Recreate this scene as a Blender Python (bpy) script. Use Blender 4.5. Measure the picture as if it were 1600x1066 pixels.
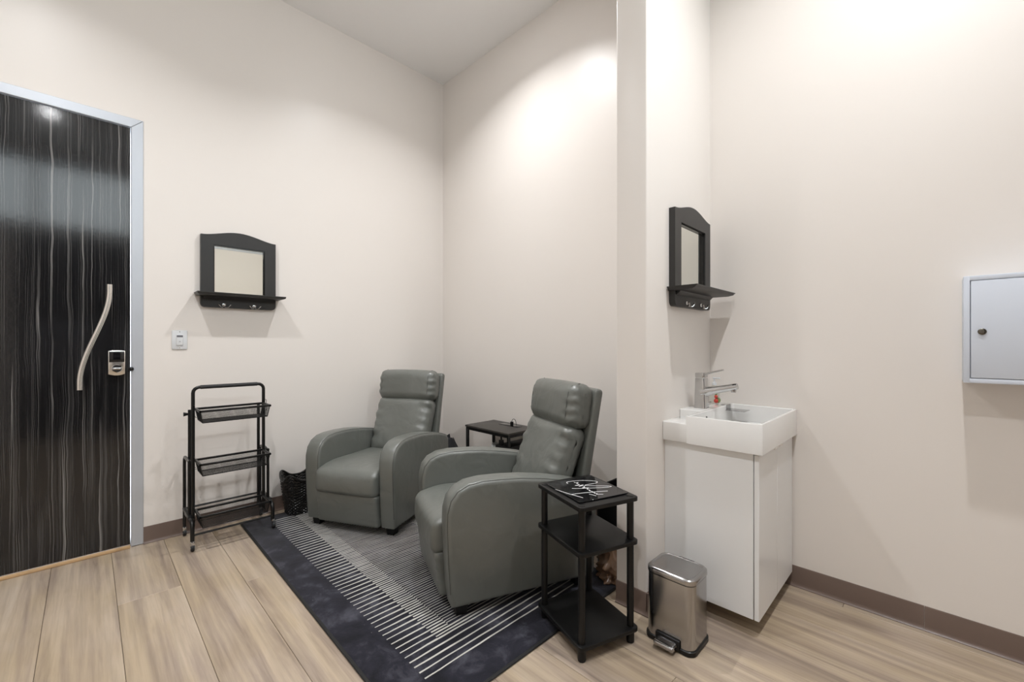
import bpy, bmesh, math, random
from mathutils import Vector, Matrix, noise

for o in list(bpy.data.objects):
    bpy.data.objects.remove(o, do_unlink=True)
scene = bpy.context.scene
COL = scene.collection
R = math.radians
random.seed(7)

# ------------------------------------------------------------------ camera
CAM_H = 1.18
cd = bpy.data.cameras.new('camera')
cd.sensor_width = 36.0
cd.lens = 666.0 / 1600.0 * 36.0
cd.shift_y = 5.0 / 1600.0
cd.clip_start = 0.02
cam = bpy.data.objects.new('camera', cd)
COL.objects.link(cam)
cam.location = (0, 0, CAM_H)
cam.rotation_euler = (R(90), 0, R(-44.9))
scene.camera = cam

# ------------------------------------------------------------------ view, world
vs = scene.view_settings
vs.view_transform = 'Standard'
vs.look = 'None'
vs.gamma = 1.0
vs.use_curve_mapping = False
vs.exposure = 0.0
SKY = 5.2
world = bpy.data.worlds.new('world')
scene.world = world
world.use_nodes = True
world.node_tree.nodes['Background'].inputs[0].default_value = (0.92, 0.95, 1.0, 1)
world.node_tree.nodes['Background'].inputs[1].default_value = SKY
# sampling portal in the clerestory opening added behind the camera as soft fill
pd_ = bpy.data.lights.new('fill_window_portal', 'AREA')
pd_.shape = 'RECTANGLE'
pd_.size = 3.7
pd_.size_y = 0.86
pd_.cycles.is_portal = True
po_ = bpy.data.objects.new('fill_window_portal', pd_)
COL.objects.link(po_)
po_.location = (0.45, -1.32, 3.09)
po_.rotation_euler = (R(90), 0, 0)

# ------------------------------------------------------------------ dimensions
CEIL = 3.634
YA = 3.32            # wall with the door
XB = 2.385           # wall behind the recliners
XC = 2.45            # wall with the white cabinet
XS = 1.724           # end face of the partition
YD, YD2 = 0.90, 1.05  # partition faces
XW, YW = -1.55, -1.30  # walls behind the camera

LAMP_POWER = 19.2
LAMP_COLOR = (0.985, 0.99, 1.0)
LAMPS = [(1.60, 2.07), (-0.28, 2.07), (1.60, 0.02), (-0.28, 0.02)]


# ================================================================== materials
def new_mat(name):
    m = bpy.data.materials.new(name)
    m.use_nodes = True
    nt = m.node_tree
    b = nt.nodes['Principled BSDF']
    return m, nt, b


def N(nt, kind, **kw):
    n = nt.nodes.new(kind)
    for k, v in kw.items():
        setattr(n, k, v)
    return n


def simple(name, col, rough=0.5, metal=0.0, spec=0.5, bump=0.0, bscale=200.0, coat=0.0, var=0.06, vscale=6.0, trans=0.0, aniso=None):
    """Principled with a slight procedural colour variation and optional fine relief."""
    m, nt, b = new_mat(name)
    L = nt.links
    tc = N(nt, 'ShaderNodeTexCoord')
    nz = N(nt, 'ShaderNodeTexNoise')
    nz.inputs['Scale'].default_value = vscale
    nz.inputs['Detail'].default_value = 4
    L.new(tc.outputs['Object'], nz.inputs['Vector'])
    mix = N(nt, 'ShaderNodeMix', data_type='RGBA')
    mix.inputs[6].default_value = tuple(c * (1 - var) for c in col) + (1,)
    mix.inputs[7].default_value = tuple(min(1, c * (1 + var)) for c in col) + (1,)
    L.new(nz.outputs['Fac'], mix.inputs[0])
    L.new(mix.outputs[2], b.inputs['Base Color'])
    b.inputs['Roughness'].default_value = rough
    b.inputs['Metallic'].default_value = metal
    b.inputs['Specular IOR Level'].default_value = spec
    b.inputs['Coat Weight'].default_value = coat
    b.inputs['Coat Roughness'].default_value = 0.05
    b.inputs['Transmission Weight'].default_value = trans
    if bump:
        n2 = N(nt, 'ShaderNodeTexNoise')
        n2.inputs['Scale'].default_value = bscale
        n2.inputs['Detail'].default_value = 3
        L.new(tc.outputs['Object'], n2.inputs['Vector'])
        bp = N(nt, 'ShaderNodeBump')
        bp.inputs['Strength'].default_value = bump
        bp.inputs['Distance'].default_value = 0.002
        L.new(n2.outputs['Fac'], bp.inputs['Height'])
        L.new(bp.outputs['Normal'], b.inputs['Normal'])
    return m


M = {}
M['wall'] = simple('wall_paint', (0.842, 0.797, 0.754), rough=0.36, spec=0.40, bump=0.06, bscale=140, var=0.012, vscale=1.5)
M['ceiling'] = simple('ceiling_paint', (0.95, 0.95, 0.95), rough=0.8, spec=0.2, bump=0.05, bscale=120, var=0.01)
M['baseboard'] = simple('vinyl_base', (0.165, 0.118, 0.097), rough=0.32, spec=0.45, var=0.05)
M['subfloor'] = simple('subfloor', (0.10, 0.08, 0.06), rough=0.9)
M['alu'] = simple('brushed_aluminium', (0.56, 0.59, 0.64), rough=0.42, metal=0.45, var=0.03, bump=0.03, bscale=400)
M['chrome'] = simple('chrome', (0.56, 0.56, 0.56), rough=0.06, metal=1.0, var=0.01)
M['satin'] = simple('satin_nickel', (0.82, 0.80, 0.76), rough=0.24, metal=1.0, var=0.02)
M['dark_nickel'] = simple('dark_nickel', (0.16, 0.15, 0.13), rough=0.2, metal=1.0)
M['black_gloss'] = simple('black_gloss', (0.006, 0.006, 0.007), rough=0.05, spec=0.5, var=0.1)
M['black_paint'] = simple('black_paint', (0.030, 0.029, 0.028), rough=0.40, spec=0.4, var=0.12, bump=0.04)
M['black_metal'] = simple('black_powder_coat', (0.007, 0.007, 0.007), rough=0.30, spec=0.38, var=0.1)
M['black_plastic'] = simple('black_plastic', (0.007, 0.007, 0.007), rough=0.36, spec=0.30, var=0.15)
M['rubber'] = simple('dark_rubber', (0.016, 0.016, 0.017), rough=0.6, var=0.15)
M['espresso'] = simple('black_ash_board', (0.006, 0.006, 0.006), rough=0.36, spec=0.30, var=0.25, vscale=18, bump=0.05, bscale=260)
M['charcoal_top'] = simple('charcoal_table_top', (0.05, 0.045, 0.04), rough=0.5, var=0.2, vscale=15)
M['white_lacquer'] = simple('white_lacquer', (0.86, 0.865, 0.865), rough=0.33, spec=0.45, var=0.01)
M['ceramic'] = simple('white_ceramic', (0.83, 0.825, 0.81), rough=0.07, spec=0.5, coat=0.4, var=0.005)
M['white_metal'] = simple('white_powder_coat', (0.70, 0.755, 0.85), rough=0.42, var=0.01, bump=0.05, bscale=300)
M['white_plastic'] = simple('white_plastic', (0.74, 0.76, 0.78), rough=0.35, var=0.01)
M['grey_plastic'] = simple('grey_plastic', (0.16, 0.16, 0.18), rough=0.4)
M['white_film'] = simple('white_plastic_film', (0.75, 0.76, 0.75), rough=0.3, bump=0.5, bscale=30, var=0.05)
M['brown_film'] = simple('brown_paper_film', (0.24, 0.145, 0.09), rough=0.25, bump=0.8, bscale=25, var=0.35, vscale=14, coat=0.3)
M['black_fabric'] = simple('black_fabric', (0.012, 0.012, 0.015), rough=0.75, bump=0.2, bscale=300, var=0.2)
M['wicker'] = simple('black_wicker', (0.010, 0.009, 0.008), rough=0.28, spec=0.5, var=0.35, vscale=60)
M['wood_strip'] = simple('pine_strip', (0.55, 0.36, 0.19), rough=0.5, var=0.15, vscale=20)
M['white_ink'] = simple('white_acrylic', (0.85, 0.85, 0.85), rough=0.35, var=0.01)
M['red'] = simple('red_decoration', (0.55, 0.05, 0.03), rough=0.4, var=0.15)
M['green'] = simple('green_decoration', (0.18, 0.24, 0.08), rough=0.4, var=0.2)
M['lens'] = simple('lamp_reflector', (0.8, 0.8, 0.8), rough=0.3)


def glass_mirror():
    m, nt, b = new_mat('mirror_glass')
    nz = N(nt, 'ShaderNodeTexNoise')
    nz.inputs['Scale'].default_value = 3
    mr = N(nt, 'ShaderNodeMapRange')
    mr.inputs[3].default_value = 0.01
    mr.inputs[4].default_value = 0.03
    nt.links.new(nz.outputs['Fac'], mr.inputs[0])
    nt.links.new(mr.outputs[0], b.inputs['Roughness'])
    b.inputs['Base Color'].default_value = (0.80, 0.81, 0.76, 1)
    b.inputs['Metallic'].default_value = 1.0
    return m


M['mirror'] = glass_mirror()


def clear_mat():
    m, nt, b = new_mat('clear_plastic')
    nz = N(nt, 'ShaderNodeTexNoise')
    nz.inputs['Scale'].default_value = 25
    mr = N(nt, 'ShaderNodeMapRange')
    mr.inputs[3].default_value = 0.03
    mr.inputs[4].default_value = 0.10
    nt.links.new(nz.outputs['Fac'], mr.inputs[0])
    nt.links.new(mr.outputs[0], b.inputs['Roughness'])
    b.inputs['Base Color'].default_value = (0.93, 0.95, 0.90, 1)
    b.inputs['Transmission Weight'].default_value = 1.0
    b.inputs['IOR'].default_value = 1.33
    return m


M['clear'] = clear_mat()


def leather_mat():
    m, nt, b = new_mat('grey_leather')
    L = nt.links
    tc = N(nt, 'ShaderNodeTexCoord')
    n1 = N(nt, 'ShaderNodeTexNoise')
    n1.inputs['Scale'].default_value = 5
    n1.inputs['Detail'].default_value = 3
    L.new(tc.outputs['Object'], n1.inputs['Vector'])
    cr = N(nt, 'ShaderNodeValToRGB')
    cr.color_ramp.elements[0].position = 0.3
    cr.color_ramp.elements[0].color = (0.122, 0.129, 0.116, 1)
    cr.color_ramp.elements[1].position = 0.7
    cr.color_ramp.elements[1].color = (0.142, 0.149, 0.136, 1)
    L.new(n1.outputs['Fac'], cr.inputs[0])
    L.new(cr.outputs[0], b.inputs['Base Color'])
    b.inputs['Roughness'].default_value = 0.37
    b.inputs['Specular IOR Level'].default_value = 0.8
    v = N(nt, 'ShaderNodeTexVoronoi')
    v.inputs['Scale'].default_value = 420
    L.new(tc.outputs['Object'], v.inputs['Vector'])
    n2 = N(nt, 'ShaderNodeTexNoise')
    n2.inputs['Scale'].default_value = 9
    n2.inputs['Detail'].default_value = 2
    n2.inputs['Distortion'].default_value = 0.8
    L.new(tc.outputs['Object'], n2.inputs['Vector'])
    b1 = N(nt, 'ShaderNodeBump')
    b1.inputs['Strength'].default_value = 0.12
    b1.inputs['Distance'].default_value = 0.0008
    L.new(v.outputs['Distance'], b1.inputs['Height'])
    b2 = N(nt, 'ShaderNodeBump')
    b2.inputs['Strength'].default_value = 0.25
    b2.inputs['Distance'].default_value = 0.02
    L.new(n2.outputs['Fac'], b2.inputs['Height'])
    L.new(b1.outputs['Normal'], b2.inputs['Normal'])
    L.new(b2.outputs['Normal'], b.inputs['Normal'])
    return m


M['leather'] = leather_mat()
M['seam'] = simple('leather_seam', (0.068, 0.072, 0.064), rough=0.5, var=0.05)


def pane_mat():
    m, nt, b = new_mat('fill_window_pane')
    nt.nodes.remove(b)
    out = nt.nodes['Material Output']
    tr = N(nt, 'ShaderNodeBsdfTransparent')
    tr.inputs[0].default_value = (0.93, 0.96, 0.95, 1)
    gl = N(nt, 'ShaderNodeBsdfGlossy')
    gl.inputs['Roughness'].default_value = 0.02
    fr = N(nt, 'ShaderNodeFresnel')
    fr.inputs['IOR'].default_value = 1.45
    mx = N(nt, 'ShaderNodeMixShader')
    nt.links.new(fr.outputs[0], mx.inputs[0])
    nt.links.new(tr.outputs[0], mx.inputs[1])
    nt.links.new(gl.outputs[0], mx.inputs[2])
    nt.links.new(mx.outputs[0], out.inputs[0])
    return m


M['pane'] = pane_mat()


def plank_mat():
    m, nt, b = new_mat('vinyl_plank')
    L = nt.links
    tc = N(nt, 'ShaderNodeTexCoord')
    oi = N(nt, 'ShaderNodeObjectInfo')
    mul = N(nt, 'ShaderNodeVectorMath', operation='MULTIPLY')
    mul.inputs[1].default_value = (1, 1, 1)
    sc = N(nt, 'ShaderNodeVectorMath', operation='SCALE')
    comb = N(nt, 'ShaderNodeCombineXYZ')
    m1 = N(nt, 'ShaderNodeMath', operation='MULTIPLY')
    m1.inputs[1].default_value = 37.0
    m2 = N(nt, 'ShaderNodeMath', operation='MULTIPLY')
    m2.inputs[1].default_value = 91.0
    L.new(oi.outputs['Random'], m1.inputs[0])
    L.new(oi.outputs['Random'], m2.inputs[0])
    L.new(m1.outputs[0], comb.inputs[0])
    L.new(m2.outputs[0], comb.inputs[1])
    add = N(nt, 'ShaderNodeVectorMath', operation='ADD')
    L.new(tc.outputs['Object'], add.inputs[0])
    L.new(comb.outputs[0], add.inputs[1])

    def streak(sx, sy, detail, dist, rough=0.55):
        mp = N(nt, 'ShaderNodeMapping')
        mp.inputs['Scale'].default_value = (sx, sy, 1)
        L.new(add.outputs[0], mp.inputs[0])
        nz = N(nt, 'ShaderNodeTexNoise')
        nz.inputs['Scale'].default_value = 1
        nz.inputs['Detail'].default_value = detail
        nz.inputs['Roughness'].default_value = rough
        nz.inputs['Distortion'].default_value = dist
        L.new(mp.outputs[0], nz.inputs['Vector'])
        return nz
    big = streak(13.0, 0.75, 5, 0.5, 0.6)
    fine = streak(48, 1.6, 5, 0.4, 0.65)
    blot = streak(5, 2.2, 3, 0.4)
    cr = N(nt, 'ShaderNodeValToRGB')
    e = cr.color_ramp.elements
    e[0].position = 0.33
    e[0].color = (0.265, 0.212, 0.172, 1)
    e[1].position = 0.72
    e[1].color = (0.52, 0.44, 0.345, 1)
    x = cr.color_ramp.elements.new(0.42)
    x.color = (0.37, 0.30, 0.235, 1)
    x = cr.color_ramp.elements.new(0.54)
    x.color = (0.46, 0.378, 0.285, 1)
    L.new(big.outputs['Fac'], cr.inputs[0])
    cr2 = N(nt, 'ShaderNodeValToRGB')
    cr2.color_ramp.elements[0].position = 0.35
    cr2.color_ramp.elements[0].color = (0.80, 0.79, 0.79, 1)
    cr2.color_ramp.elements[1].position = 0.62
    cr2.color_ramp.elements[1].color = (1.07, 1.06, 1.05, 1)
    L.new(fine.outputs['Fac'], cr2.inputs[0])
    mx = N(nt, 'ShaderNodeMix', data_type='RGBA', blend_type='MULTIPLY')
    mx.inputs[0].default_value = 0.75
    L.new(cr.outputs[0], mx.inputs[6])
    L.new(cr2.outputs[0], mx.inputs[7])
    cr3 = N(nt, 'ShaderNodeValToRGB')
    cr3.color_ramp.elements[0].position = 0.35
    cr3.color_ramp.elements[0].color = (0.92, 0.88, 0.80, 1)
    cr3.color_ramp.elements[1].position = 0.65
    cr3.color_ramp.elements[1].color = (1.04, 1.03, 1.06, 1)
    L.new(blot.outputs['Fac'], cr3.inputs[0])
    mx2 = N(nt, 'ShaderNodeMix', data_type='RGBA', blend_type='MULTIPLY')
    mx2.inputs[0].default_value = 0.8
    L.new(mx.outputs[2], mx2.inputs[6])
    L.new(cr3.outputs[0], mx2.inputs[7])
    L.new(mx2.outputs[2], b.inputs['Base Color'])
    b.inputs['Roughness'].default_value = 0.42
    b.inputs['Specular IOR Level'].default_value = 0.4
    bp = N(nt, 'ShaderNodeBump')
    bp.inputs['Strength'].default_value = 0.06
    bp.inputs['Distance'].default_value = 0.002
    L.new(fine.outputs['Fac'], bp.inputs['Height'])
    L.new(bp.outputs['Normal'], b.inputs['Normal'])
    return m


M['plank'] = plank_mat()


def door_mat():
    m, nt, b = new_mat('dark_zebrano')
    L = nt.links
    tc = N(nt, 'ShaderNodeTexCoord')

    # gentle sideways wander of the grain
    wmp = N(nt, 'ShaderNodeMapping')
    wmp.inputs['Scale'].default_value = (7, 0, 3.2)
    L.new(tc.outputs['Object'], wmp.inputs[0])
    wn = N(nt, 'ShaderNodeTexNoise')
    wn.inputs['Scale'].default_value = 1
    wn.inputs['Detail'].default_value = 2
    L.new(wmp.outputs[0], wn.inputs['Vector'])
    wm = N(nt, 'ShaderNodeMath', operation='MULTIPLY')
    wm.inputs[1].default_value = 0.028
    L.new(wn.outputs['Fac'], wm.inputs[0])
    wc_ = N(nt, 'ShaderNodeCombineXYZ')
    L.new(wm.outputs[0], wc_.inputs[0])
    wa = N(nt, 'ShaderNodeVectorMath', operation='ADD')
    L.new(tc.outputs['Object'], wa.inputs[0])
    L.new(wc_.outputs[0], wa.inputs[1])

    def lines(sx, sz, off, width, strength):
        mp = N(nt, 'ShaderNodeMapping')
        mp.inputs['Location'].default_value = (off, 0, off * 1.7)
        mp.inputs['Scale'].default_value = (sx, 0.0, sz)
        L.new(wa.outputs[0], mp.inputs[0])
        nz = N(nt, 'ShaderNodeTexNoise')
        nz.inputs['Scale'].default_value = 1
        nz.inputs['Detail'].default_value = 1
        nz.inputs['Roughness'].default_value = 0.4
        L.new(mp.outputs[0], nz.inputs['Vector'])
        s = N(nt, 'ShaderNodeMath', operation='SUBTRACT')
        s.inputs[1].default_value = 0.5
        L.new(nz.outputs['Fac'], s.inputs[0])
        a = N(nt, 'ShaderNodeMath', operation='ABSOLUTE')
        L.new(s.outputs[0], a.inputs[0])
        mr = N(nt, 'ShaderNodeMapRange')
        mr.inputs[1].default_value = width
        mr.inputs[2].default_value = 0.0
        mr.inputs[3].default_value = 0.0
        mr.inputs[4].default_value = strength
        L.new(a.outputs[0], mr.inputs[0])
        return mr
    l1 = lines(52, 0.16, 3.1, 0.022, 0.95)
    l2 = lines(150, 0.22, 11.7, 0.05, 0.24)
    mx = N(nt, 'ShaderNodeMath', operation='MAXIMUM')
    L.new(l1.outputs[0], mx.inputs[0])
    L.new(l2.outputs[0], mx.inputs[1])
    # lines fade in and out along the height
    mp = N(nt, 'ShaderNodeMapping')
    mp.inputs['Scale'].default_value = (28, 0, 1.3)
    L.new(tc.outputs['Object'], mp.inputs[0])
    nz = N(nt, 'ShaderNodeTexNoise')
    nz.inputs['Scale'].default_value = 1
    L.new(mp.outputs[0], nz.inputs['Vector'])
    mr = N(nt, 'ShaderNodeMapRange')
    mr.inputs[1].default_value = 0.38
    mr.inputs[2].default_value = 0.62
    L.new(nz.outputs['Fac'], mr.inputs[0])
    mm = N(nt, 'ShaderNodeMath', operation='MULTIPLY')
    L.new(mx.outputs[0], mm.inputs[0])
    L.new(mr.outputs[0], mm.inputs[1])
    mix = N(nt, 'ShaderNodeMix', data_type='RGBA')
    mix.inputs[6].default_value = (0.0085, 0.0085, 0.0095, 1)
    mix.inputs[7].default_value = (0.22, 0.215, 0.21, 1)
    L.new(mm.outputs[0], mix.inputs[0])
    L.new(mix.outputs[2], b.inputs['Base Color'])
    b.inputs['Roughness'].default_value = 0.10
    b.inputs['Specular IOR Level'].default_value = 0.62
    n3 = N(nt, 'ShaderNodeTexNoise')
    n3.inputs['Scale'].default_value = 45
    n3.inputs['Detail'].default_value = 2
    L.new(tc.outputs['Object'], n3.inputs['Vector'])
    bp = N(nt, 'ShaderNodeBump')
    bp.inputs['Strength'].default_value = 0.05
    bp.inputs['Distance'].default_value = 0.002
    L.new(n3.outputs['Fac'], bp.inputs['Height'])
    L.new(bp.outputs['Normal'], b.inputs['Normal'])
    return m


M['door'] = door_mat()


def rug_mat():
    m, nt, b = new_mat('dark_rug_pile')
    L = nt.links
    tc = N(nt, 'ShaderNodeTexCoord')
    n1 = N(nt, 'ShaderNodeTexNoise')
    n1.inputs['Scale'].default_value = 7
    n1.inputs['Detail'].default_value = 8
    n1.inputs['Roughness'].default_value = 0.65
    n1.inputs['Distortion'].default_value = 0.4
    L.new(tc.outputs['Object'], n1.inputs['Vector'])
    cr = N(nt, 'ShaderNodeValToRGB')
    e = cr.color_ramp.elements
    e[0].position = 0.36
    e[0].color = (0.006, 0.006, 0.010, 1)
    e[1].position = 0.70
    e[1].color = (0.070, 0.070, 0.088, 1)
    x = e.new(0.52)
    x.color = (0.016, 0.016, 0.025, 1)
    L.new(n1.outputs['Fac'], cr.inputs[0])
    # scattered pale specks
    v = N(nt, 'ShaderNodeTexVoronoi')
    v.inputs['Scale'].default_value = 32
    L.new(tc.outputs['Object'], v.inputs['Vector'])
    mr = N(nt, 'ShaderNodeMapRange')
    mr.inputs[1].default_value = 0.075
    mr.inputs[2].default_value = 0.03
    L.new(v.outputs['Distance'], mr.inputs[0])
    sep = N(nt, 'ShaderNodeSeparateColor')
    L.new(v.outputs['Color'], sep.inputs[0])
    gt = N(nt, 'ShaderNodeMath', operation='GREATER_THAN')
    gt.inputs[1].default_value = 0.86
    L.new(sep.outputs[0], gt.inputs[0])
    mu = N(nt, 'ShaderNodeMath', operation='MULTIPLY')
    L.new(mr.outputs[0], mu.inputs[0])
    L.new(gt.outputs[0], mu.inputs[1])
    mu2 = N(nt, 'ShaderNodeMath', operation='MULTIPLY')
    mu2.inputs[1].default_value = 0.5
    L.new(mu.outputs[0], mu2.inputs[0])
    mix = N(nt, 'ShaderNodeMix', data_type='RGBA')
    mix.inputs[7].default_value = (0.35, 0.35, 0.37, 1)
    L.new(mu2.outputs[0], mix.inputs[0])
    L.new(cr.outputs[0], mix.inputs[6])
    L.new(mix.outputs[2], b.inputs['Base Color'])
    b.inputs['Roughness'].default_value = 0.85
    b.inputs['Specular IOR Level'].default_value = 0.2
    b.inputs['Sheen Weight'].default_value = 0.15
    n2 = N(nt, 'ShaderNodeTexNoise')
    n2.inputs['Scale'].default_value = 350
    L.new(tc.outputs['Object'], n2.inputs['Vector'])
    bp = N(nt, 'ShaderNodeBump')
    bp.inputs['Strength'].default_value = 0.3
    bp.inputs['Distance'].default_value = 0.003
    L.new(n2.outputs['Fac'], bp.inputs['Height'])
    L.new(bp.outputs['Normal'], b.inputs['Normal'])
    return m


M['rug'] = rug_mat()
M['rug_stripe'] = simple('ivory_yarn', (0.52, 0.505, 0.47), rough=0.85, spec=0.2, bump=0.3, bscale=400, var=0.25, vscale=9)
M['rug_edge'] = simple('black_binding', (0.008, 0.008, 0.008), rough=0.7)


def brushed_steel():
    m, nt, b = new_mat('brushed_steel')
    L = nt.links
    tc = N(nt, 'ShaderNodeTexCoord')
    mp = N(nt, 'ShaderNodeMapping')
    mp.inputs['Scale'].default_value = (900, 900, 4)
    L.new(tc.outputs['Object'], mp.inputs[0])
    nz = N(nt, 'ShaderNodeTexNoise')
    nz.inputs['Scale'].default_value = 1
    nz.inputs['Detail'].default_value = 3
    L.new(mp.outputs[0], nz.inputs['Vector'])
    mr = N(nt, 'ShaderNodeMapRange')
    mr.inputs[3].default_value = 0.13
    mr.inputs[4].default_value = 0.24
    L.new(nz.outputs['Fac'], mr.inputs[0])
    L.new(mr.outputs[0], b.inputs['Roughness'])
    bp = N(nt, 'ShaderNodeBump')
    bp.inputs['Strength'].default_value = 0.08
    bp.inputs['Distance'].default_value = 0.0005
    L.new(nz.outputs['Fac'], bp.inputs['Height'])
    L.new(bp.outputs['Normal'], b.inputs['Normal'])
    b.inputs['Base Color'].default_value = (0.40, 0.395, 0.395, 1)
    b.inputs['Metallic'].default_value = 1.0
    return m


M['steel'] = brushed_steel()


def emit_mat(name, col, s):
    m, nt, b = new_mat(name)
    nz = N(nt, 'ShaderNodeTexNoise')
    nz.inputs['Scale'].default_value = 5
    nt.links.new(nz.outputs['Fac'], b.inputs['Roughness'])
    b.inputs['Base Color'].default_value = (0.9, 0.9, 0.9, 1)
    b.inputs['Emission Color'].default_value = col + (1,)
    b.inputs['Emission Strength'].default_value = s
    return m


M['lamp_glow'] = emit_mat('lamp_glow', LAMP_COLOR, 90.0)


# ================================================================== mesh helpers
class MB:
    def __init__(self):
        self.v = []
        self.f = []

    def add(self, vs, fs):
        o = len(self.v)
        self.v += [tuple(p) for p in vs]
        self.f += [tuple(i + o for i in f) for f in fs]
        return self

    def box(self, x0, x1, y0, y1, z0, z1):
        vs = [(x0, y0, z0), (x1, y0, z0), (x1, y1, z0), (x0, y1, z0), (x0, y0, z1), (x1, y0, z1), (x1, y1, z1), (x0, y1, z1)]
        fs = [(0, 3, 2, 1), (4, 5, 6, 7), (0, 1, 5, 4), (1, 2, 6, 5), (2, 3, 7, 6), (3, 0, 4, 7)]
        return self.add(vs, fs)

    def bbox(self, x0, x1, y0, y1, z0, z1, b=0.003, seg=2, vert_only=False):
        """bevelled box"""
        bm = bmesh.new()
        bmesh.ops.create_cube(bm, size=1)
        for v in bm.verts:
            v.co = Vector(((x0 + x1) / 2 + v.co.x * (x1 - x0), (y0 + y1) / 2 + v.co.y * (y1 - y0), (z0 + z1) / 2 + v.co.z * (z1 - z0)))
        es = list(bm.edges)
        if vert_only:
            es = [e for e in es if abs(e.verts[0].co.z - e.verts[1].co.z) > 1e-6]
        bmesh.ops.bevel(bm, geom=es, offset=b, segments=seg, profile=0.5, affect='EDGES')
        return self.from_bm(bm)

    def from_bm(self, bm):
        bm.verts.index_update()
        self.add([v.co[:] for v in bm.verts], [[v.index for v in f.verts] for f in bm.faces])
        bm.free()
        return self

    def prism(self, poly, a0, a1, axis='x', bevel=0.0, seg=3):
        """polygon extruded along an axis; poly in the other two axes, cyclic order"""
        def P(p, a):
            if axis == 'x':
                return (a, p[0], p[1])
            if axis == 'y':
                return (p[0], a, p[1])
            return (p[0], p[1], a)
        n = len(poly)
        bm = bmesh.new()
        A = [bm.verts.new(P(p, a0)) for p in poly]
        B = [bm.verts.new(P(p, a1)) for p in poly]
        bm.faces.new(A)
        bm.faces.new(B[::-1])
        rim = []
        for i in range(n):
            j = (i + 1) % n
            bm.faces.new((A[j], A[i], B[i], B[j]))
        bmesh.ops.recalc_face_normals(bm, faces=bm.faces)
        if bevel:
            sA, sB = set(A), set(B)
            rim = [e for e in bm.edges if (e.verts[0] in sA and e.verts[1] in sA) or (e.verts[0] in sB and e.verts[1] in sB)]
            bmesh.ops.bevel(bm, geom=rim, offset=bevel, segments=seg, profile=0.5, affect='EDGES')
        return self.from_bm(bm)

    def tube(self, pts, r, n=8, closed=False, caps=True, flat=1.0, up=None):
        pts = [Vector(p) for p in pts]
        m = len(pts)
        rr = r if isinstance(r, (list, tuple)) else [r] * m
        T = []
        for i in range(m):
            a = pts[(i - 1) % m] if (closed or i > 0) else pts[i]
            b = pts[(i + 1) % m] if (closed or i < m - 1) else pts[i]
            T.append((b - a).normalized())
        ref = Vector(up) if up else (Vector((0, 0, 1)) if abs(T[0].z) < 0.9 else Vector((1, 0, 0)))
        nrm = (ref - T[0] * ref.dot(T[0])).normalized()
        vs = []
        for i in range(m):
            nrm = (nrm - T[i] * nrm.dot(T[i])).normalized()
            bn = T[i].cross(nrm)
            for k in range(n):
                a = 2 * math.pi * k / n
                vs.append(pts[i] + nrm * math.cos(a) * rr[i] * flat + bn * math.sin(a) * rr[i])
        fs = []
        for i in range(m if closed else m - 1):
            j = (i + 1) % m
            for k in range(n):
                l = (k + 1) % n
                fs.append((i * n + k, i * n + l, j * n + l, j * n + k))
        if caps and not closed:
            fs.append(tuple(range(n))[::-1])
            fs.append(tuple((m - 1) * n + k for k in range(n)))
        return self.add(vs, fs)

    def lathe(self, prof, c, n=24, axis='z'):
        """prof: list of (radius, height)"""
        vs = []
        for (r, h) in prof:
            for k in range(n):
                a = 2 * math.pi * k / n
                x, y = r * math.cos(a), r * math.sin(a)
                if axis == 'z':
                    vs.append((c[0] + x, c[1] + y, c[2] + h))
                elif axis == 'y':
                    vs.append((c[0] + x, c[1] + h, c[2] + y))
                else:
                    vs.append((c[0] + h, c[1] + x, c[2] + y))
        fs = []
        for i in range(len(prof) - 1):
            for k in range(n):
                l = (k + 1) % n
                q = (i * n + k, i * n + l, (i + 1) * n + l, (i + 1) * n + k)
                fs.append(q if axis != 'y' else q[::-1])
        fs.append(tuple(range(n))[::-1] if axis != 'y' else tuple(range(n)))
        e = tuple((len(prof) - 1) * n + k for k in range(n))
        fs.append(e if axis != 'y' else e[::-1])
        return self.add(vs, fs)

    def soft(self, sx, sy, sz, r, n=10, k=4, warp=None):
        """rounded box centred at origin, grid-subdivided, then warped by warp(x,y,z)->(x,y,z)"""
        def line(s):
            h = s / 2
            rr = min(r, h * 0.98)
            cnr = [-h + rr * (1 - math.cos(math.pi / 2 * i / k)) for i in range(k)]
            mid = [-h + rr + (2 * h - 2 * rr) * i / n for i in range(n + 1)]
            return cnr + mid + [-c for c in cnr[::-1]]
        X, Y, Z = line(sx), line(sy), line(sz)
        idx = {}
        vs = []

        def vert(x, y, z):
            key = (round(x, 6), round(y, 6), round(z, 6))
            if key in idx:
                return idx[key]
            q = []
            for c, s in ((x, sx), (y, sy), (z, sz)):
                h = s / 2
                rr = min(r, h * 0.98)
                q.append(max(-(h - rr), min(h - rr, c)))
            d = Vector((x - q[0], y - q[1], z - q[2]))
            if d.length > 1e-9:
                dn = d.normalized()
                rx = [min(r, s / 2 * 0.98) for s in (sx, sy, sz)]
                p = (q[0] + dn.x * rx[0], q[1] + dn.y * rx[1], q[2] + dn.z * rx[2])
            else:
                p = (x, y, z)
            if warp:
                p = warp(*p)
            idx[key] = len(vs)
            vs.append(p)
            return idx[key]
        fs = []
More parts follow.
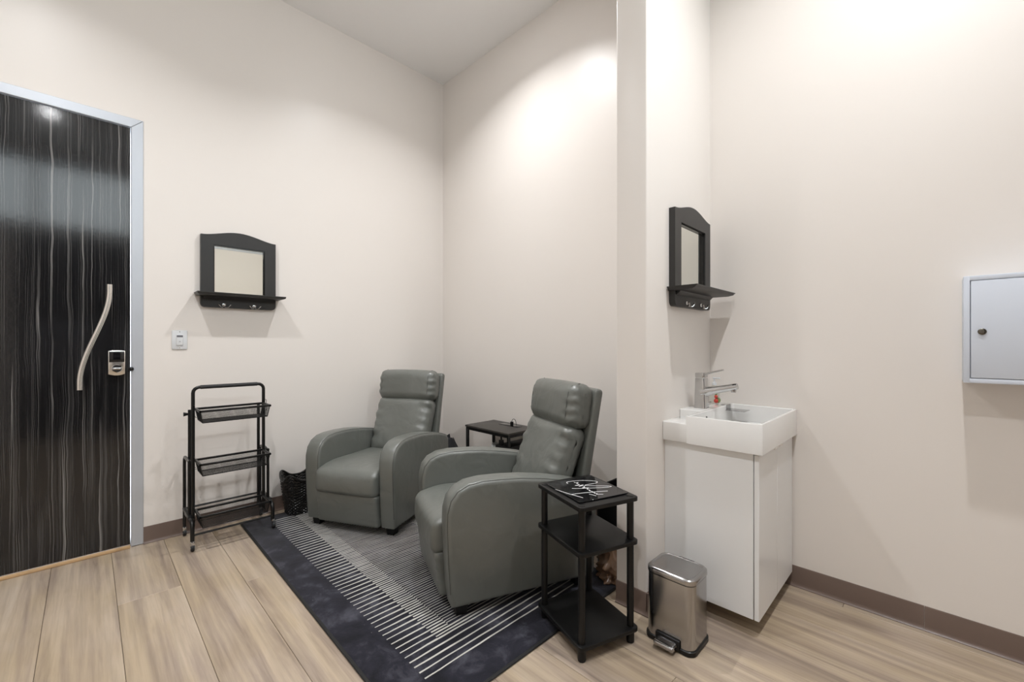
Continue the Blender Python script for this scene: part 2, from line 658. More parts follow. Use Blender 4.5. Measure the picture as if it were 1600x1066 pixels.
        for (A, B, mk, flip) in ((X, Y, lambda a, b, s: (a, b, s * sz / 2), False), (Y, Z, lambda a, b, s: (s * sx / 2, a, b), False), (Z, X, lambda a, b, s: (b, s * sy / 2, a), False)):
            for s in (-1, 1):
                for i in range(len(A) - 1):
                    for j in range(len(B) - 1):
                        q = [vert(*mk(A[i], B[j], s)), vert(*mk(A[i + 1], B[j], s)), vert(*mk(A[i + 1], B[j + 1], s)), vert(*mk(A[i], B[j + 1], s))]
                        if len(set(q)) < 3:
                            continue
                        fs.append(q if s > 0 else q[::-1])
        return self.add(vs, fs)

    def xf(self, mat):
        self.v = [tuple(mat @ Vector(p)) for p in self.v]
        return self


def mesh(name, mb, mat, angle=38):
    me = bpy.data.meshes.new(name)
    me.from_pydata(mb.v, [], mb.f)
    me.validate()
    me.polygons.foreach_set('use_smooth', [True] * len(me.polygons))
    me.set_sharp_from_angle(angle=R(angle))
    me.materials.append(M[mat] if isinstance(mat, str) else mat)
    me.update()
    return me


def obj(name, mb, mat, parent=None, loc=None, rz=0, label=None, kind=None, angle=38):
    me = mb if isinstance(mb, bpy.types.Mesh) else mesh(name, mb, mat, angle)
    o = bpy.data.objects.new(name, me)
    COL.objects.link(o)
    if loc:
        o.location = loc
    o.rotation_euler = (0, 0, rz)
    if parent:
        o.parent = parent
    if label:
        o['label'] = label
    if kind:
        o['kind'] = kind
    return o


def thing(name, label, cat, loc=(0, 0, 0), rz=0, group=None):
    o = bpy.data.objects.new(name, None)
    COL.objects.link(o)
    o.empty_display_size = 0.1
    o.location = loc
    o.rotation_euler = (0, 0, rz)
    o['label'] = label
    o['category'] = cat
    if group:
        o['group'] = group
    return o


def copy_thing(root, loc, rz, label, group=None):
    r = root.copy()
    COL.objects.link(r)
    r.location = loc
    r.rotation_euler = (0, 0, rz)
    r['label'] = label
    if group:
        r['group'] = group

    def rec(src, dst):
        for ch in [c for c in list(src.children)]:
            c = ch.copy()
            COL.objects.link(c)
            c.parent = dst
            rec(ch, c)
    rec(root, r)
    return r


def struct(name, mb, mat, parent=None, **kw):
    o = obj(name, mb, mat, parent, **kw)
    if not parent:
        o['kind'] = 'structure'
    return o


def arc(cx, cy, r, a0, a1, n):
    return [(cx + r * math.cos(R(a0 + (a1 - a0) * i / n)), cy + r * math.sin(R(a0 + (a1 - a0) * i / n))) for i in range(n + 1)]


def rrect(x0, x1, y0, y1, r, n=5):
    return arc(x1 - r, y0 + r, r, -90, 0, n) + arc(x1 - r, y1 - r, r, 0, 90, n) + arc(x0 + r, y1 - r, r, 90, 180, n) + arc(x0 + r, y0 + r, r, 180, 270, n)


# ================================================================== room shell
T = 0.14
DX0, DX1, DTOP = -0.80, 0.235, 2.495     # door frame outer edges
w = MB()
w.box(DX1, XB + 0.3, YA, YA + T, 0, CEIL)
w.box(XW - T, DX0, YA, YA + T, 0, CEIL)
w.box(DX0, DX1, YA, YA + T, DTOP, CEIL)
struct('wall_left', w, 'wall')
struct('wall_back', MB().box(XB, XB + T, YD2 - 0.1, YA, 0, CEIL), 'wall')
struct('wall_partition', MB().bbox(XS, XC + T, YD, YD2, 0, CEIL, b=0.006, seg=3, vert_only=True), 'wall')
struct('wall_right', MB().box(XC, XC + T, YW - T, YD, 0, CEIL), 'wall')
struct('wall_side', MB().box(XW - T, XW, YW, YA, 0, CEIL), 'wall')
WX0, WX1, WZ0, WZ1 = -1.40, 2.30, 2.66, 3.52      # invented clerestory window behind the camera, added for soft fill light
ws = MB()
ws.box(XW - T, WX0, YW - T, YW, 0, CEIL)
ws.box(WX1, XC, YW - T, YW, 0, CEIL)
ws.box(WX0, WX1, YW - T, YW, 0, WZ0)
ws.box(WX0, WX1, YW - T, YW, WZ1, CEIL)
struct('wall_front', ws, 'wall')
win = bpy.data.objects.new('added_fill_window', None)
COL.objects.link(win)
win['kind'] = 'structure'
for zz in (WZ0, WZ1 - 0.05):
    obj('rail', MB().bbox(WX0, WX1, YW - 0.10, YW - 0.04, zz, zz + 0.05, b=0.003), 'alu', win)
nm = 4
for i in range(nm + 1):
    xx = WX0 + (WX1 - WX0 - 0.05) * i / nm
    obj('mullion', MB().bbox(xx, xx + 0.05, YW - 0.10, YW - 0.04, WZ0 + 0.05, WZ1 - 0.05, b=0.003), 'alu', win)
for i in range(nm):
    xa_ = WX0 + (WX1 - WX0 - 0.05) * i / nm + 0.05
    xb_ = WX0 + (WX1 - WX0 - 0.05) * (i + 1) / nm
    obj('pane', MB().box(xa_, xb_, YW - 0.073, YW - 0.067, WZ0 + 0.05, WZ1 - 0.05), 'pane', win)
struct('ceiling', MB().box(XW - T, XC + T + 0.1, YW - T, YA + T, CEIL, CEIL + 0.1), 'ceiling')

# ---- floor: a dark base with every plank its own piece
floor = struct('floor', MB().box(XW - T, XC + T, YW - T, YA + T, -0.06, -0.004), 'subfloor')
PW, PL = 0.2305, 1.83
plank_meshes = {}


def plank(x0, x1, y0, y1):
    g = 0.0008
    key = (round(x1 - x0, 4), round(y1 - y0, 4))
    if key not in plank_meshes:
        hx, hy = (x1 - x0) / 2 - g, (y1 - y0) / 2 - g
        e = 0.0014
        vs = [(-hx, -hy, -0.004), (hx, -hy, -0.004), (hx, hy, -0.004), (-hx, hy, -0.004),
              (-hx, -hy, -0.0012), (hx, -hy, -0.0012), (hx, hy, -0.0012), (-hx, hy, -0.0012),
              (-hx + e, -hy + e, 0), (hx - e, -hy + e, 0), (hx - e, hy - e, 0), (-hx + e, hy - e, 0)]
        fs = [(0, 1, 5, 4), (1, 2, 6, 5), (2, 3, 7, 6), (3, 0, 4, 7), (4, 5, 9, 8), (5, 6, 10, 9), (6, 7, 11, 10), (7, 4, 8, 11), (8, 9, 10, 11)]
        plank_meshes[key] = mesh('plank', MB().add(vs, fs), 'plank', angle=10)
    obj('plank', plank_meshes[key], None, floor, loc=((x0 + x1) / 2, (y0 + y1) / 2, 0))


joint = {1: 2.62, 3: 2.43, 6: 0.66, 11: 0.308, 10: 1.10, -1: 1.95, 0: 1.60, 2: 1.50, 4: 1.25, 5: 2.0, 7: 1.45, 8: 0.98, 9: 1.20}
col = -10
while True:
    x0 = -0.134 + PW * col
    x1 = x0 + PW
    if x0 > XC:
        break
    if x1 > XW:
        a, b_ = max(x0, XW - 0.02), min(x1, XC + 0.02)
        off = joint.get(col, (col * 0.53) % PL)
        y = off - PL * math.ceil((off - YW) / PL)
        while y < YA:
            s, e_ = max(y, YW - 0.02), min(y + PL, YA + 0.02)
            if e_ - s > 0.02:
                plank(a, b_, s, e_)
            y += PL
    col += 1


# ---- baseboards: cove base with a small toe
def base_profile():
    return [(0, 0.0), (0.013, 0.0), (0.013, 0.003), (0.009, 0.006), (0.0055, 0.012), (0.004, 0.020), (0.004, 0.096), (0.003, 0.0985), (0, 0.0995)]


def baseboard(name, p0, p1, inward):
    p0, p1, n = Vector(p0), Vector(p1), Vector(inward)
    pr = base_profile()
    mb = MB()
    vs = []
    for p in (p0, p1):
        for (d, z) in pr:
            q = p + n * d
            vs.append((q.x, q.y, z))
    m = len(pr)
    fs = [(i, (i + 1) % m, m + (i + 1) % m, m + i) for i in range(m)] + [tuple(range(m))[::-1], tuple(range(m, 2 * m))]
    mb.add(vs, fs)
    bm = bmesh.new()
    vv = [bm.verts.new(p) for p in mb.v]
    for f in mb.f:
        bm.faces.new([vv[i] for i in f])
    bmesh.ops.recalc_face_normals(bm, faces=bm.faces)
    struct(name, MB().from_bm(bm), 'baseboard')


baseboard('baseboard_left', (DX1, YA), (XB, YA), (0, -1))
baseboard('baseboard_back', (XB, YA - 0.014), (XB, YD2), (-1, 0))
baseboard('baseboard_partition', (XS, YD2), (XS, YD - 0.0135), (-1, 0))
baseboard('baseboard_partition.001', (XS - 0.004, YD), (XC, YD), (0, -1))
baseboard('baseboard_right', (XC, YD - 0.014), (XC, 0.0455), (-1, 0))
baseboard('baseboard_right.001', (XC, 0.0445), (XC, YW), (-1, 0))
baseboard('baseboard_side', (XW, YW), (XW, YA), (1, 0))

# ---- entrance door
door = bpy.data.objects.new('door_1', None)
COL.objects.link(door)
door['kind'] = 'structure'
door['label'] = 'glossy black door with pale vertical grain in aluminium frame'
JW = 0.054
slab = obj('slab', MB().bbox(DX0 + JW + 0.003, DX1 - JW - 0.004, YA + 0.004, YA + 0.049, 0.016, DTOP - JW - 0.004, b=0.0015, seg=1), 'door', door)
yj0, yj1 = YA - 0.006, YA + 0.10
m0 = MB()
m0.prism([(DX1 - JW, 0.004), (DX1, 0.004), (DX1, DTOP - 0.0005), (DX1 - JW, DTOP - JW)], yj0, yj1, 'y', bevel=0.002, seg=1)
obj('jamb', m0, 'alu', door)
m0 = MB()
m0.prism([(DX0 + JW, 0.004), (DX0, 0.004), (DX0, DTOP - 0.0005), (DX0 + JW, DTOP - JW)], yj0, yj1, 'y', bevel=0.002, seg=1)
obj('jamb', m0, 'alu', door)
m0 = MB()
m0.prism([(DX0 + JW, DTOP - JW + 0.0008), (DX0 + 0.0006, DTOP), (DX1 - 0.0006, DTOP), (DX1 - JW, DTOP - JW + 0.0008)], yj0, yj1, 'y', bevel=0.002, seg=1)
obj('head_jamb', m0, 'alu', door)
# threshold strip of bare wood in front of the door foot
obj('threshold', MB().bbox(DX0 + JW, DX1 - JW - 0.004, YA - 0.022, YA + 0.003, 0.0005, 0.015, b=0.003), 'wood_strip', door, label='bare pine threshold strip')
# S-shaped pull handle
pts = []
for i in range(41):
    t = i / 40
    s = max(0.0, min(1.0, (t - 0.06) / 0.88))
    s = s * s * (3 - 2 * s)
    pts.append((0.088 - 0.117 * s, YA - 0.062, 1.512 - 0.578 * t))
hm = MB().tube(pts, 0.0125, n=12, flat=1.0)
hd = obj('pull_handle', hm, 'satin', door, label='curved satin steel pull handle')
for k in (4, 36):
    p = pts[k]
    obj('standoff', MB().tube([(p[0], YA - 0.055, p[2]), (p[0], YA + 0.006, p[2])], 0.008, n=12), 'satin', hd)
# electronic lock
lx, lz = 0.119, 1.072
prof = [(lx - 0.036, lz - 0.062)] + [(lx - 0.036 + 0.072 * i / 8, lz - 0.062 - 0.008 * math.sin(math.pi * i / 8)) for i in range(1, 8)] + [(lx + 0.036, lz - 0.062), (lx + 0.036, lz + 0.070)] + \
       [(lx + 0.036 - 0.072 * i / 8, lz + 0.070 + 0.004 * math.sin(math.pi * i / 8)) for i in range(1, 8)] + [(lx - 0.036, lz + 0.070)]
lk = obj('lock', MB().prism(prof, YA - 0.022, YA + 0.005, 'y', bevel=0.003, seg=2), 'satin', door)
obj('keypad', MB().bbox(lx - 0.032, lx + 0.032, YA - 0.025, YA - 0.020, lz + 0.006, lz + 0.067, b=0.002), 'black_gloss', lk)
tm = MB().lathe([(0.024, 0.0), (0.024, -0.006), (0.020, -0.010)], (lx, YA - 0.0205, lz - 0.030), 24, 'y')
obj('thumb_turn', tm.bbox(lx - 0.019, lx + 0.019, YA - 0.043, YA - 0.029, lz - 0.036, lz - 0.024, b=0.004), 'chrome', lk)
obj('strike_knob', MB().lathe([(0.012, 0.0), (0.013, -0.006), (0.009, -0.016), (0.003, -0.018)], (DX1 - JW - 0.001, YA - 0.004, 1.036), 16, 'y'), 'black_metal', door)

# ---- added unseen dark panels behind the camera, making the dark reflection in the entrance door
d2 = bpy.data.objects.new('reflection_panels', None)
COL.objects.link(d2)
d2['kind'] = 'structure'
for k in range(2):
    x0 = -0.63 + k * 0.92
    obj('dark_panel', MB().bbox(x0, x0 + 0.915, YW, YW + 0.045, 0.004, 2.58, b=0.003), 'black_paint', d2)
    obj('rail', MB().bbox(x0 + 0.06, x0 + 0.86, YW + 0.044, YW + 0.056, 0.75, 1.48, b=0.003), 'grey_plastic', d2)  # grey band added to give the paler stripe in that reflection

# ================================================================== ceiling downlights
for i, (x, y) in enumerate(LAMPS):
    t = thing('downlight', 'round white recessed ceiling downlight', 'ceiling light', (x, y, CEIL), 0, 'recessed ceiling downlights')
    obj('trim_ring', MB().lathe([(0.058, -0.001), (0.060, -0.006), (0.080, -0.008), (0.086, -0.005), (0.087, 0.0)], (0, 0, 0), 28), 'white_plastic', t)
    obj('lens', MB().lathe([(0.050, -0.0005), (0.050, -0.0105), (0.046, -0.0125)], (0, 0, 0), 24), 'lamp_glow', t)
    ld = bpy.data.lights.new('downlight_lamp', 'AREA')
    ld.shape = 'DISK'
    ld.size = 0.085
    ld.energy = LAMP_POWER
    ld.color = LAMP_COLOR
    ld.spread = R(131)
    lo = bpy.data.objects.new('downlight_lamp', ld)
    COL.objects.link(lo)
    lo.parent = t
    lo.location = (0, 0, -0.03)

# ================================================================== rug
RX0, RX1, RY0, RY1 = -0.60, 0.60, -1.0575, 1.0575
rug = thing('area_rug', 'dark charcoal area rug with ivory stripes under the recliners', 'rug', (1.297, 2.1635, 0), R(-0.7))
RT = 0.007
bm = bmesh.new()
nx, ny = 40, 56
obj('pile', MB().bbox(RX0 + 0.006, RX1 - 0.006, RY0 + 0.006, RY1 - 0.006, 0.0006, RT, b=0.002), 'rug', rug)
edge = MB()
per = [(RX0 + 0.004, RY0 + 0.004), (RX1 - 0.004, RY0 + 0.004), (RX1 - 0.004, RY1 - 0.004), (RX0 + 0.004, RY1 - 0.004)]
for i in range(4):
    a, b_ = per[i], per[(i + 1) % 4]
    edge.tube([(a[0], a[1], 0.0042), (b_[0], b_[1], 0.0042)], [0.0075, 0.0075], n=8, flat=0.55)
obj('binding', edge, 'rug_edge', rug)
st = MB()
rs = random.Random(3)


def stripe(xa, xb, y, w0, w1, seed):
    n = max(2, int((xb - xa) / 0.022))
    vs = []
    ph = rs.uniform(0, 10)
    wav = rs.uniform(0.0006, 0.0014)
    jog = 0
    for i in range(n + 1):
        t = i / n
        x = xa + (xb - xa) * t
        if rs.random() < 0.03:
            jog = rs.uniform(-0.0012, 0.0012)
        yy = y + wav * math.sin(9 * x + ph) + 0.0005 * math.sin(41 * x + ph * 3) + jog
        ww = (w0 + (w1 - w0) * t) * (1 + 0.14 * math.sin(17 * x + ph * 2)) / 2
        vs += [(x, yy - ww, RT - 0.001), (x, yy - ww, RT + 0.0009), (x, yy + ww, RT + 0.0009), (x, yy + ww, RT - 0.001)]
    fs = []
    for i in range(n):
        a = i * 4
        fs += [(a + 1, a + 5, a + 6, a + 2), (a, a + 4, a + 5, a + 1), (a + 2, a + 6, a + 7, a + 3)]
    fs += [(0, 1, 2, 3), (n * 4 + 3, n * 4 + 2, n * 4 + 1, n * 4)]
    st.add(vs, fs)


PITCH = 0.0342
y = -0.895
k = 0
while y < 0.985:
    inner_y0, inner_y1 = -0.80, 0.92
    dense_y0, dense_y1 = -0.72, 0.86
    xa, xm, xd = -0.448, -0.298, -0.218
    if y < inner_y0 + PITCH * 0.3 or y > inner_y1:
        stripe(xa, -xa, y, 0.0062 if k < 2 else 0.0072, 0.0068, k)
    else:
        for sgn in (-1, 1):
            if sgn < 0:
                stripe(xa, xm - 0.002 + rs.uniform(0, 0.004), y, 0.0046, 0.0086, k)
            else:
                stripe(-xm, -xa, y, 0.0086, 0.0046, k)
        for half in (0, 1):
            yy = y + half * PITCH / 2
            if yy < dense_y0 or yy > dense_y1:
                stripe(xm, -xm, yy, 0.0074, 0.0074, k)
            else:
                stripe(xm, xd, yy, 0.0070, 0.0066, k)
                stripe(xd, -xd, yy + 0.0052, 0.0042, 0.0042, k)
                stripe(-xd, -xm, yy, 0.0066, 0.0070, k)
    y += PITCH
    k += 1
o = obj('stripe_pattern', st, 'rug_stripe', rug, kind='stuff')
# worn ring marks left by furniture feet, printed rings on the border
for (px, py) in ((-0.353 + 0.0, -0.935), (-0.235, -0.945), (-0.17, -1.035)):
    pass


# ================================================================== recliners
def make_recliner(loc, rz, label):
    t = thing('recliner', label, 'recliner chair', loc, rz, 'grey recliners on the rug')
    W = 0.3325
    AW = 0.112
    # side profile of an arm (y backwards, z up)
    prof = [(0.012, 0.058), (0.002, 0.12), (-0.006, 0.25), (-0.012, 0.40), (-0.010, 0.46), (0.004, 0.513), (0.035, 0.551), (0.085, 0.574), (0.15, 0.5815),
            (0.24, 0.580), (0.34, 0.573), (0.46, 0.556), (0.58, 0.532), (0.67, 0.507), (0.715, 0.488), (0.735, 0.460), (0.738, 0.40), (0.73, 0.20), (0.722, 0.075), (0.705, 0.058)]
    # smooth resample
    for s in (-1, 1):
        x0, x1 = (W - AW, W) if s > 0 else (-W, -W + AW)
        am = MB().prism(prof, x0, x1, 'x', bevel=0.020, seg=4)
        # crown the arm slightly and swell the side panel
        def crown(p):
            x, yy, z = p
            c = (x - (x0 + x1) / 2) / (AW / 2)
            if z > 0.40:
                z += 0.006 * (1 - c * c)
            return (x, yy, z)
        am.v = [crown(p) for p in am.v]
        a = obj('arm', am, 'leather', t, angle=60)
        # piping where the top strip meets the side panels
        for xe in (x0 + 0.010, x1 - 0.010):
            pts = [(xe, yy, z) for (yy, z) in prof[1:16]]
            out = []
            for i, p in enumerate(pts):
                out.append(Vector(p))
            # push outwards to the bevelled edge
            res = []
            for i in range(len(out)):
                a0_ = out[max(0, i - 1)]
                b0_ = out[min(len(out) - 1, i + 1)]
                d = (b0_ - a0_).normalized()
                nn = Vector((0, -d.z, d.y))
                res.append(out[i] + nn * -0.0038 + Vector((0, 0, 0.002 if out[i].z > 0.4 else 0)))
            obj('piping', MB().tube(res, 0.0024, n=6), 'seam', a)
    # body carrying the seat
    obj('base', MB().bbox(-W + AW - 0.004, W - AW + 0.004, 0.05, 0.715, 0.062, 0.27, b=0.006), 'leather', t)

    # seat cushion with a rolled, overhanging front
    def seat_w(x, y, z):
        u = max(-1, min(1, x / 0.222))
        v = (y + 0.29) / 0.58
        h = (z + 0.089) / 0.178          # 0 bottom .. 1 top
        zz = 0.335 + z
        yy = 0.245 + y
        zz += h * (0.018 * (1 - u * u) * math.sin(math.pi * min(1, max(0, v))) - 0.020 * v)
        # rolled front: the top edge falls away, the face bellies out a little above the seam
        f = max(0.0, 1 - v / 0.30)
        zz -= h * 0.034 * f * f
        yy -= f * 0.018 * math.sin(math.pi * min(1, 0.15 + 0.8 * h)) * (1 - 0.6 * u * u)
        zz += 0.0025 * h * noise.noise(Vector((x * 9, y * 7, z * 5 + 3)))
        return (x, yy, zz)
    obj('seat_cushion', MB().soft(0.448, 0.58, 0.178, 0.034, n=16, k=5, warp=seat_w), 'leather', t, angle=80)

    # closed footrest panel under the seat
    def foot_w(x, y, z):
        u = x / 0.222
        h = (z + 0.1) / 0.2
        yy = 0.020 + y
        if y < 0:
            yy -= 0.024 * h + 0.006 * (1 - u * u) * (1 - (z / 0.1) ** 2)
            e = max(0, abs(u) - 0.8) / 0.2      # puckers along both edges
            yy += 0.003 * e * math.sin(z * 170)
        return (x, yy, 0.156 + z)
    obj('footrest', MB().soft(0.446, 0.07, 0.200, 0.018, n=12, k=4, warp=foot_w), 'leather', t, angle=80)

    # backrest: local slab frame tilted backwards
    def tilt(yb, zb, ang):
        return Matrix.Translation((0, yb, zb)) @ Matrix.Rotation(-ang, 4, 'X')
    A = R(12.5)

    def back_w(x, y, z):
        u = x / 0.235
        v = z / 0.21
        wx = 0.940 + 0.05 * (v + 1) / 2
        yy = y
        if y < 0:
            yy -= 0.020 * (1 - u * u) * (1 - v * v * 0.6)
            e = max(0, abs(u) - 0.62) / 0.38
            yy += 0.0065 * e * math.sin(z * 95 + 2.0 * u) + 0.005 * e * math.sin(z * 57 + 1)
            yy += 0.006 * noise.noise(Vector((x * 7, 1.3, z * 8)))
        return (x * wx, yy, z)
    bk = MB().soft(0.475, 0.135, 0.42, 0.052, n=18, k=5, warp=back_w)
    bk.xf(tilt(0.625, 0.560, R(21)))
    obj('back_cushion', bk, 'leather', t, angle=80)

    def head_w(x, y, z):
        u = x / 0.245
        v = z / 0.115
        yy, zz = y, z
        if y < 0:
            yy -= 0.016 * (1 - u * u) * (1 - v * v * 0.5)
        e = max(0, abs(u) - 0.70) / 0.30
        yy += 0.0055 * e * math.sin(z * 120 + u) * (1 if y < 0 else 0)
        zz += 0.004 * e * math.sin(y * 110) + 0.006 * (1 - u * u) * v
        return (x, yy, zz)
    hr = MB().soft(0.490, 0.145, 0.232, 0.060, n=16, k=6, warp=head_w)
    hr.xf(tilt(0.715, 0.858, R(8)))
    hd_ = obj('headrest', hr, 'leather', t, angle=80)
    for s in (-1, 1):
        sp = [(s * 0.196, -0.0600, -0.094), (s * 0.198, -0.0735, -0.066), (s * 0.199, -0.0755, -0.03), (s * 0.199, -0.0765, 0), (s * 0.199, -0.0760, 0.03), (s * 0.198, -0.0735, 0.066), (s * 0.197, -0.0560, 0.101), (s * 0.197, -0.01, 0.1185)]
        sm = MB().tube(sp, 0.0024, n=6)
        sm.xf(tilt(0.715, 0.858, R(8)))
        obj('piping', sm, 'seam', hd_)
    # rear shell
    sh = MB().soft(0.505, 0.052, 0.60, 0.022, n=10, k=3, warp=lambda x, y, z: (x * (0.965 + 0.06 * (z + 0.3) / 0.6), y + 0.010 * (1 - (x / 0.25) ** 2), z))
    sh.xf(tilt(0.755, 0.655, R(9.5)))
    obj('back_shell', sh, 'leather', t, angle=60)
    obj('rear_panel', MB().bbox(-W + AW - 0.002, W - AW + 0.002, 0.695, 0.727, 0.062, 0.46, b=0.008), 'leather', t)
    for sx in (-1, 1):
        for yy in (0.06, 0.655):
            xx = sx * (W - 0.055)
            vs = []
            for (h, s) in ((0.009, 0.023), (0.064, 0.030)):
                vs += [(xx - s, yy - s, h), (xx + s, yy - s, h), (xx + s, yy + s, h), (xx - s, yy + s, h)]
            obj('leg', MB().add(vs, [(0, 3, 2, 1), (4, 5, 6, 7), (0, 1, 5, 4), (1, 2, 6, 5), (2, 3, 7, 6), (3, 0, 4, 7)]), 'black_plastic', t)
    return t


def recl_pose(Rc, fw):
    u = (fw[1], -fw[0])
    c = (Rc[0] + u[0] * 0.3325, Rc[1] + u[1] * 0.3325, 0)
    b = (-fw[0], -fw[1])
    return c, math.atan2(-b[0], b[1])


c1, r1 = recl_pose((1.311, 2.314), (-0.887, -0.4616))
c2, r2 = recl_pose((1.08, 1.453), (-0.9275, 0.374))
ch1 = make_recliner(c1, r1, 'grey leather recliner between wicker basket and corner side table')
ch2 = copy_thing(ch1, c2, r2, 'grey leather recliner beside the black three-tier table, in the foreground')

# ================================================================== wall mirrors with shelf and hooks
def make_mirror(loc, label):
    """local: x along wall (0 = centre), y = 0 wall plane, towards -y the room; z from mirror bottom"""
    t = thing('wall_mirror', label, 'mirror', loc, 0, 'dark framed shelf mirrors')
    Wd, Hs, Hp = 0.430, 0.462, 0.500      # width, shoulder height, peak height
    D = 0.030
    ox, oz0, oz1 = 0.147, 0.085, 0.403
    h = Wd / 2
    # arched outline
    top = []
    n = 24
    for i in range(n + 1):
        s = -1 + 2 * i / n
        top.append((s * h, Hs + (Hp - Hs) * (0.5 + 0.5 * math.cos(math.pi * max(-1, min(1, s * 1.02)))) ** 0.85))
    # frame made of: top rail, two stiles, bottom apron - one continuous board with an opening
    bm = bmesh.new()

    def ring(y):
        return y
    outer = [(-h, 0.022), (-h + 0.004, 0.010), (-h + 0.012, 0.003), (-h + 0.024, 0.0), (h - 0.024, 0.0), (h - 0.012, 0.003), (h - 0.004, 0.010), (h, 0.022)] + top[::-1]
    mb = MB()
    # stiles, rails as prisms sharing faces so that the board reads as one piece
    left = [(-h, 0.06), (-ox, 0.06), (-ox, oz1), (-ox, top[int(n * (h - ox) / Wd)][1] - 0.0), ]
    lp = [p for p in top if p[0] <= -ox + 1e-6]
    rp = [p for p in top if p[0] >= ox - 1e-6]

    def ytop(x):
        s = x / h
        return Hs + (Hp - Hs) * (0.5 + 0.5 * math.cos(math.pi * max(-1, min(1, s * 1.02)))) ** 0.85
    mid = [(-ox, ytop(-ox))] + [p for p in top if -ox < p[0] < ox] + [(ox, ytop(ox))]
    mb.prism([(-h, oz0), (-ox, oz0), (-ox, ytop(-ox))] + [p for p in lp if p[0] < -ox - 1e-4][::-1], -D, 0, 'y')
    mb.prism([(ox, oz0), (h, oz0)] + [p for p in rp if p[0] > ox + 1e-4][::-1] + [(ox, ytop(ox))], -D, 0, 'y')
    mb.prism([(-ox, oz1), (ox, oz1)] + mid[::-1], -D, 0, 'y')
    ap = [(-h, oz0), (-h, 0.026), (-h + 0.003, 0.014), (-h + 0.010, 0.005), (-h + 0.022, 0.0), (h - 0.022, 0.0), (h - 0.010, 0.005), (h - 0.003, 0.014), (h, 0.026), (h, oz0)]
    mb.prism(ap, -D, 0, 'y')
    obj('frame', mb, 'black_paint', t)
    # inner rebate around the glass
    rb = MB()
    e = 0.006
    rb.box(-ox, -ox + e, -D + 0.008, -0.004, oz0, oz1)
    rb.box(ox - e, ox, -D + 0.008, -0.004, oz0, oz1)
    rb.box(-ox + e, ox - e, -D + 0.008, -0.004, oz1 - e, oz1)
    obj('inner_rim', rb, 'black_gloss', t)
    obj('glass', MB().box(-ox, ox, -0.012, -0.003, oz0, oz1), 'mirror', t)
    # shelf: moulded edge, wider than the frame
    SD = 0.145
    sp = [(-D, 0.070), (-SD + 0.030, 0.070), (-SD + 0.010, 0.076), (-SD + 0.004, 0.082), (-SD, 0.084), (-SD, 0.088), (-0.004, 0.088), (-0.004, 0.070)]
    sm = MB().prism(sp, -0.248, 0.248, 'x')
    # bevel the ends upward like the front edge
    sm.v = [((x * (0.94 if z < 0.073 else 1.0)), y_, z) for (x, y_, z) in sm.v]
    obj('shelf', sm, 'black_paint', t)
    # cove moulding under the shelf
    cv = [(-D, 0.052), (-D - 0.006, 0.056), (-D - 0.016, 0.066), (-D - 0.020, 0.071), (-D, 0.071)]
    obj('cove_moulding', MB().prism(cv, -h + 0.012, h - 0.012, 'x'), 'black_paint', t)
    for hx in (-0.092, 0.082):
        hk = obj('double_hook', MB().lathe([(0.0105, 0.0), (0.0105, -0.004), (0.006, -0.006)], (0, 0, 0), 16, 'y').xf(Matrix.Translation((hx, -D, 0.020)) @ Matrix.Scale(1.15, 4, (0, 0, 1))), 'chrome', t)
        for s in (-1, 1):
            pts = []
            for i in range(13):
                a = i / 12
                x = hx + s * (0.001 + 0.031 * a)
                z = 0.0085 - 0.0065 * math.sin(math.pi * min(1.0, a / 0.9)) + 0.0105 * max(0.0, (a - 0.45) / 0.55) ** 1.6
                y_ = -D - 0.005 - 0.022 * math.sin(a * 1.9)
                pts.append((x, y_, z))
            obj('prong', MB().tube(pts, [0.0024] * 11 + [0.0030, 0.0036], n=8), 'chrome', hk)
        for s in (-1, 1):
            obj('screw', MB().lathe([(0.0018, 0.0), (0.0014, -0.0014)], (hx + s * 0.0045, -D - 0.0058, 0.021), 10, 'y'), 'rubber', hk)
    return t


mA = make_mirror((0.722, YA, 1.417), 'dark framed arched mirror with hooks above the light switch')
mD = copy_thing(mA, (2.155, YD, 1.360), 0, 'dark framed arched mirror with hooks above the washbasin')

# ================================================================== light switch
sw = thing('light_switch', 'white wall switch plate with small display beside the door', 'light switch', (0.4045, YA, 1.207))
obj('plate', MB().bbox(-0.0385, 0.0385, -0.007, 0.0, -0.059, 0.059, b=0.004), 'white_plastic', sw)
obj('rocker', MB().bbox(-0.0165, 0.0165, -0.013, -0.006, -0.034, 0.034, b=0.003), 'white_plastic', sw)
obj('display', MB().box(-0.0150, 0.0150, -0.0136, -0.012, 0.016, 0.028), 'grey_plastic', sw)
obj('indicator', MB().box(-0.004, 0.004, -0.0136, -0.012, -0.012, -0.0095), 'grey_plastic', sw)
for s in (-1, 1):
    obj('screw', MB().lathe([(0.003, 0.0), (0.0025, -0.0012)], (0, -0.0068, s * 0.049), 12, 'y'), 'satin', sw)

# ================================================================== folding three-tier cart
cart = thing('utility_cart', 'black folding three-tier mesh cart on casters beside the door', 'cart', (0.62, 3.12, 0))
cx, cy = 0.62, 3.12


def L_(p):
    return (p[0] - cx, p[1] - cy, p[2])


XL, XR = 0.437, 0.804
YF, YR = 3.075, 3.19
TR = 0.0095
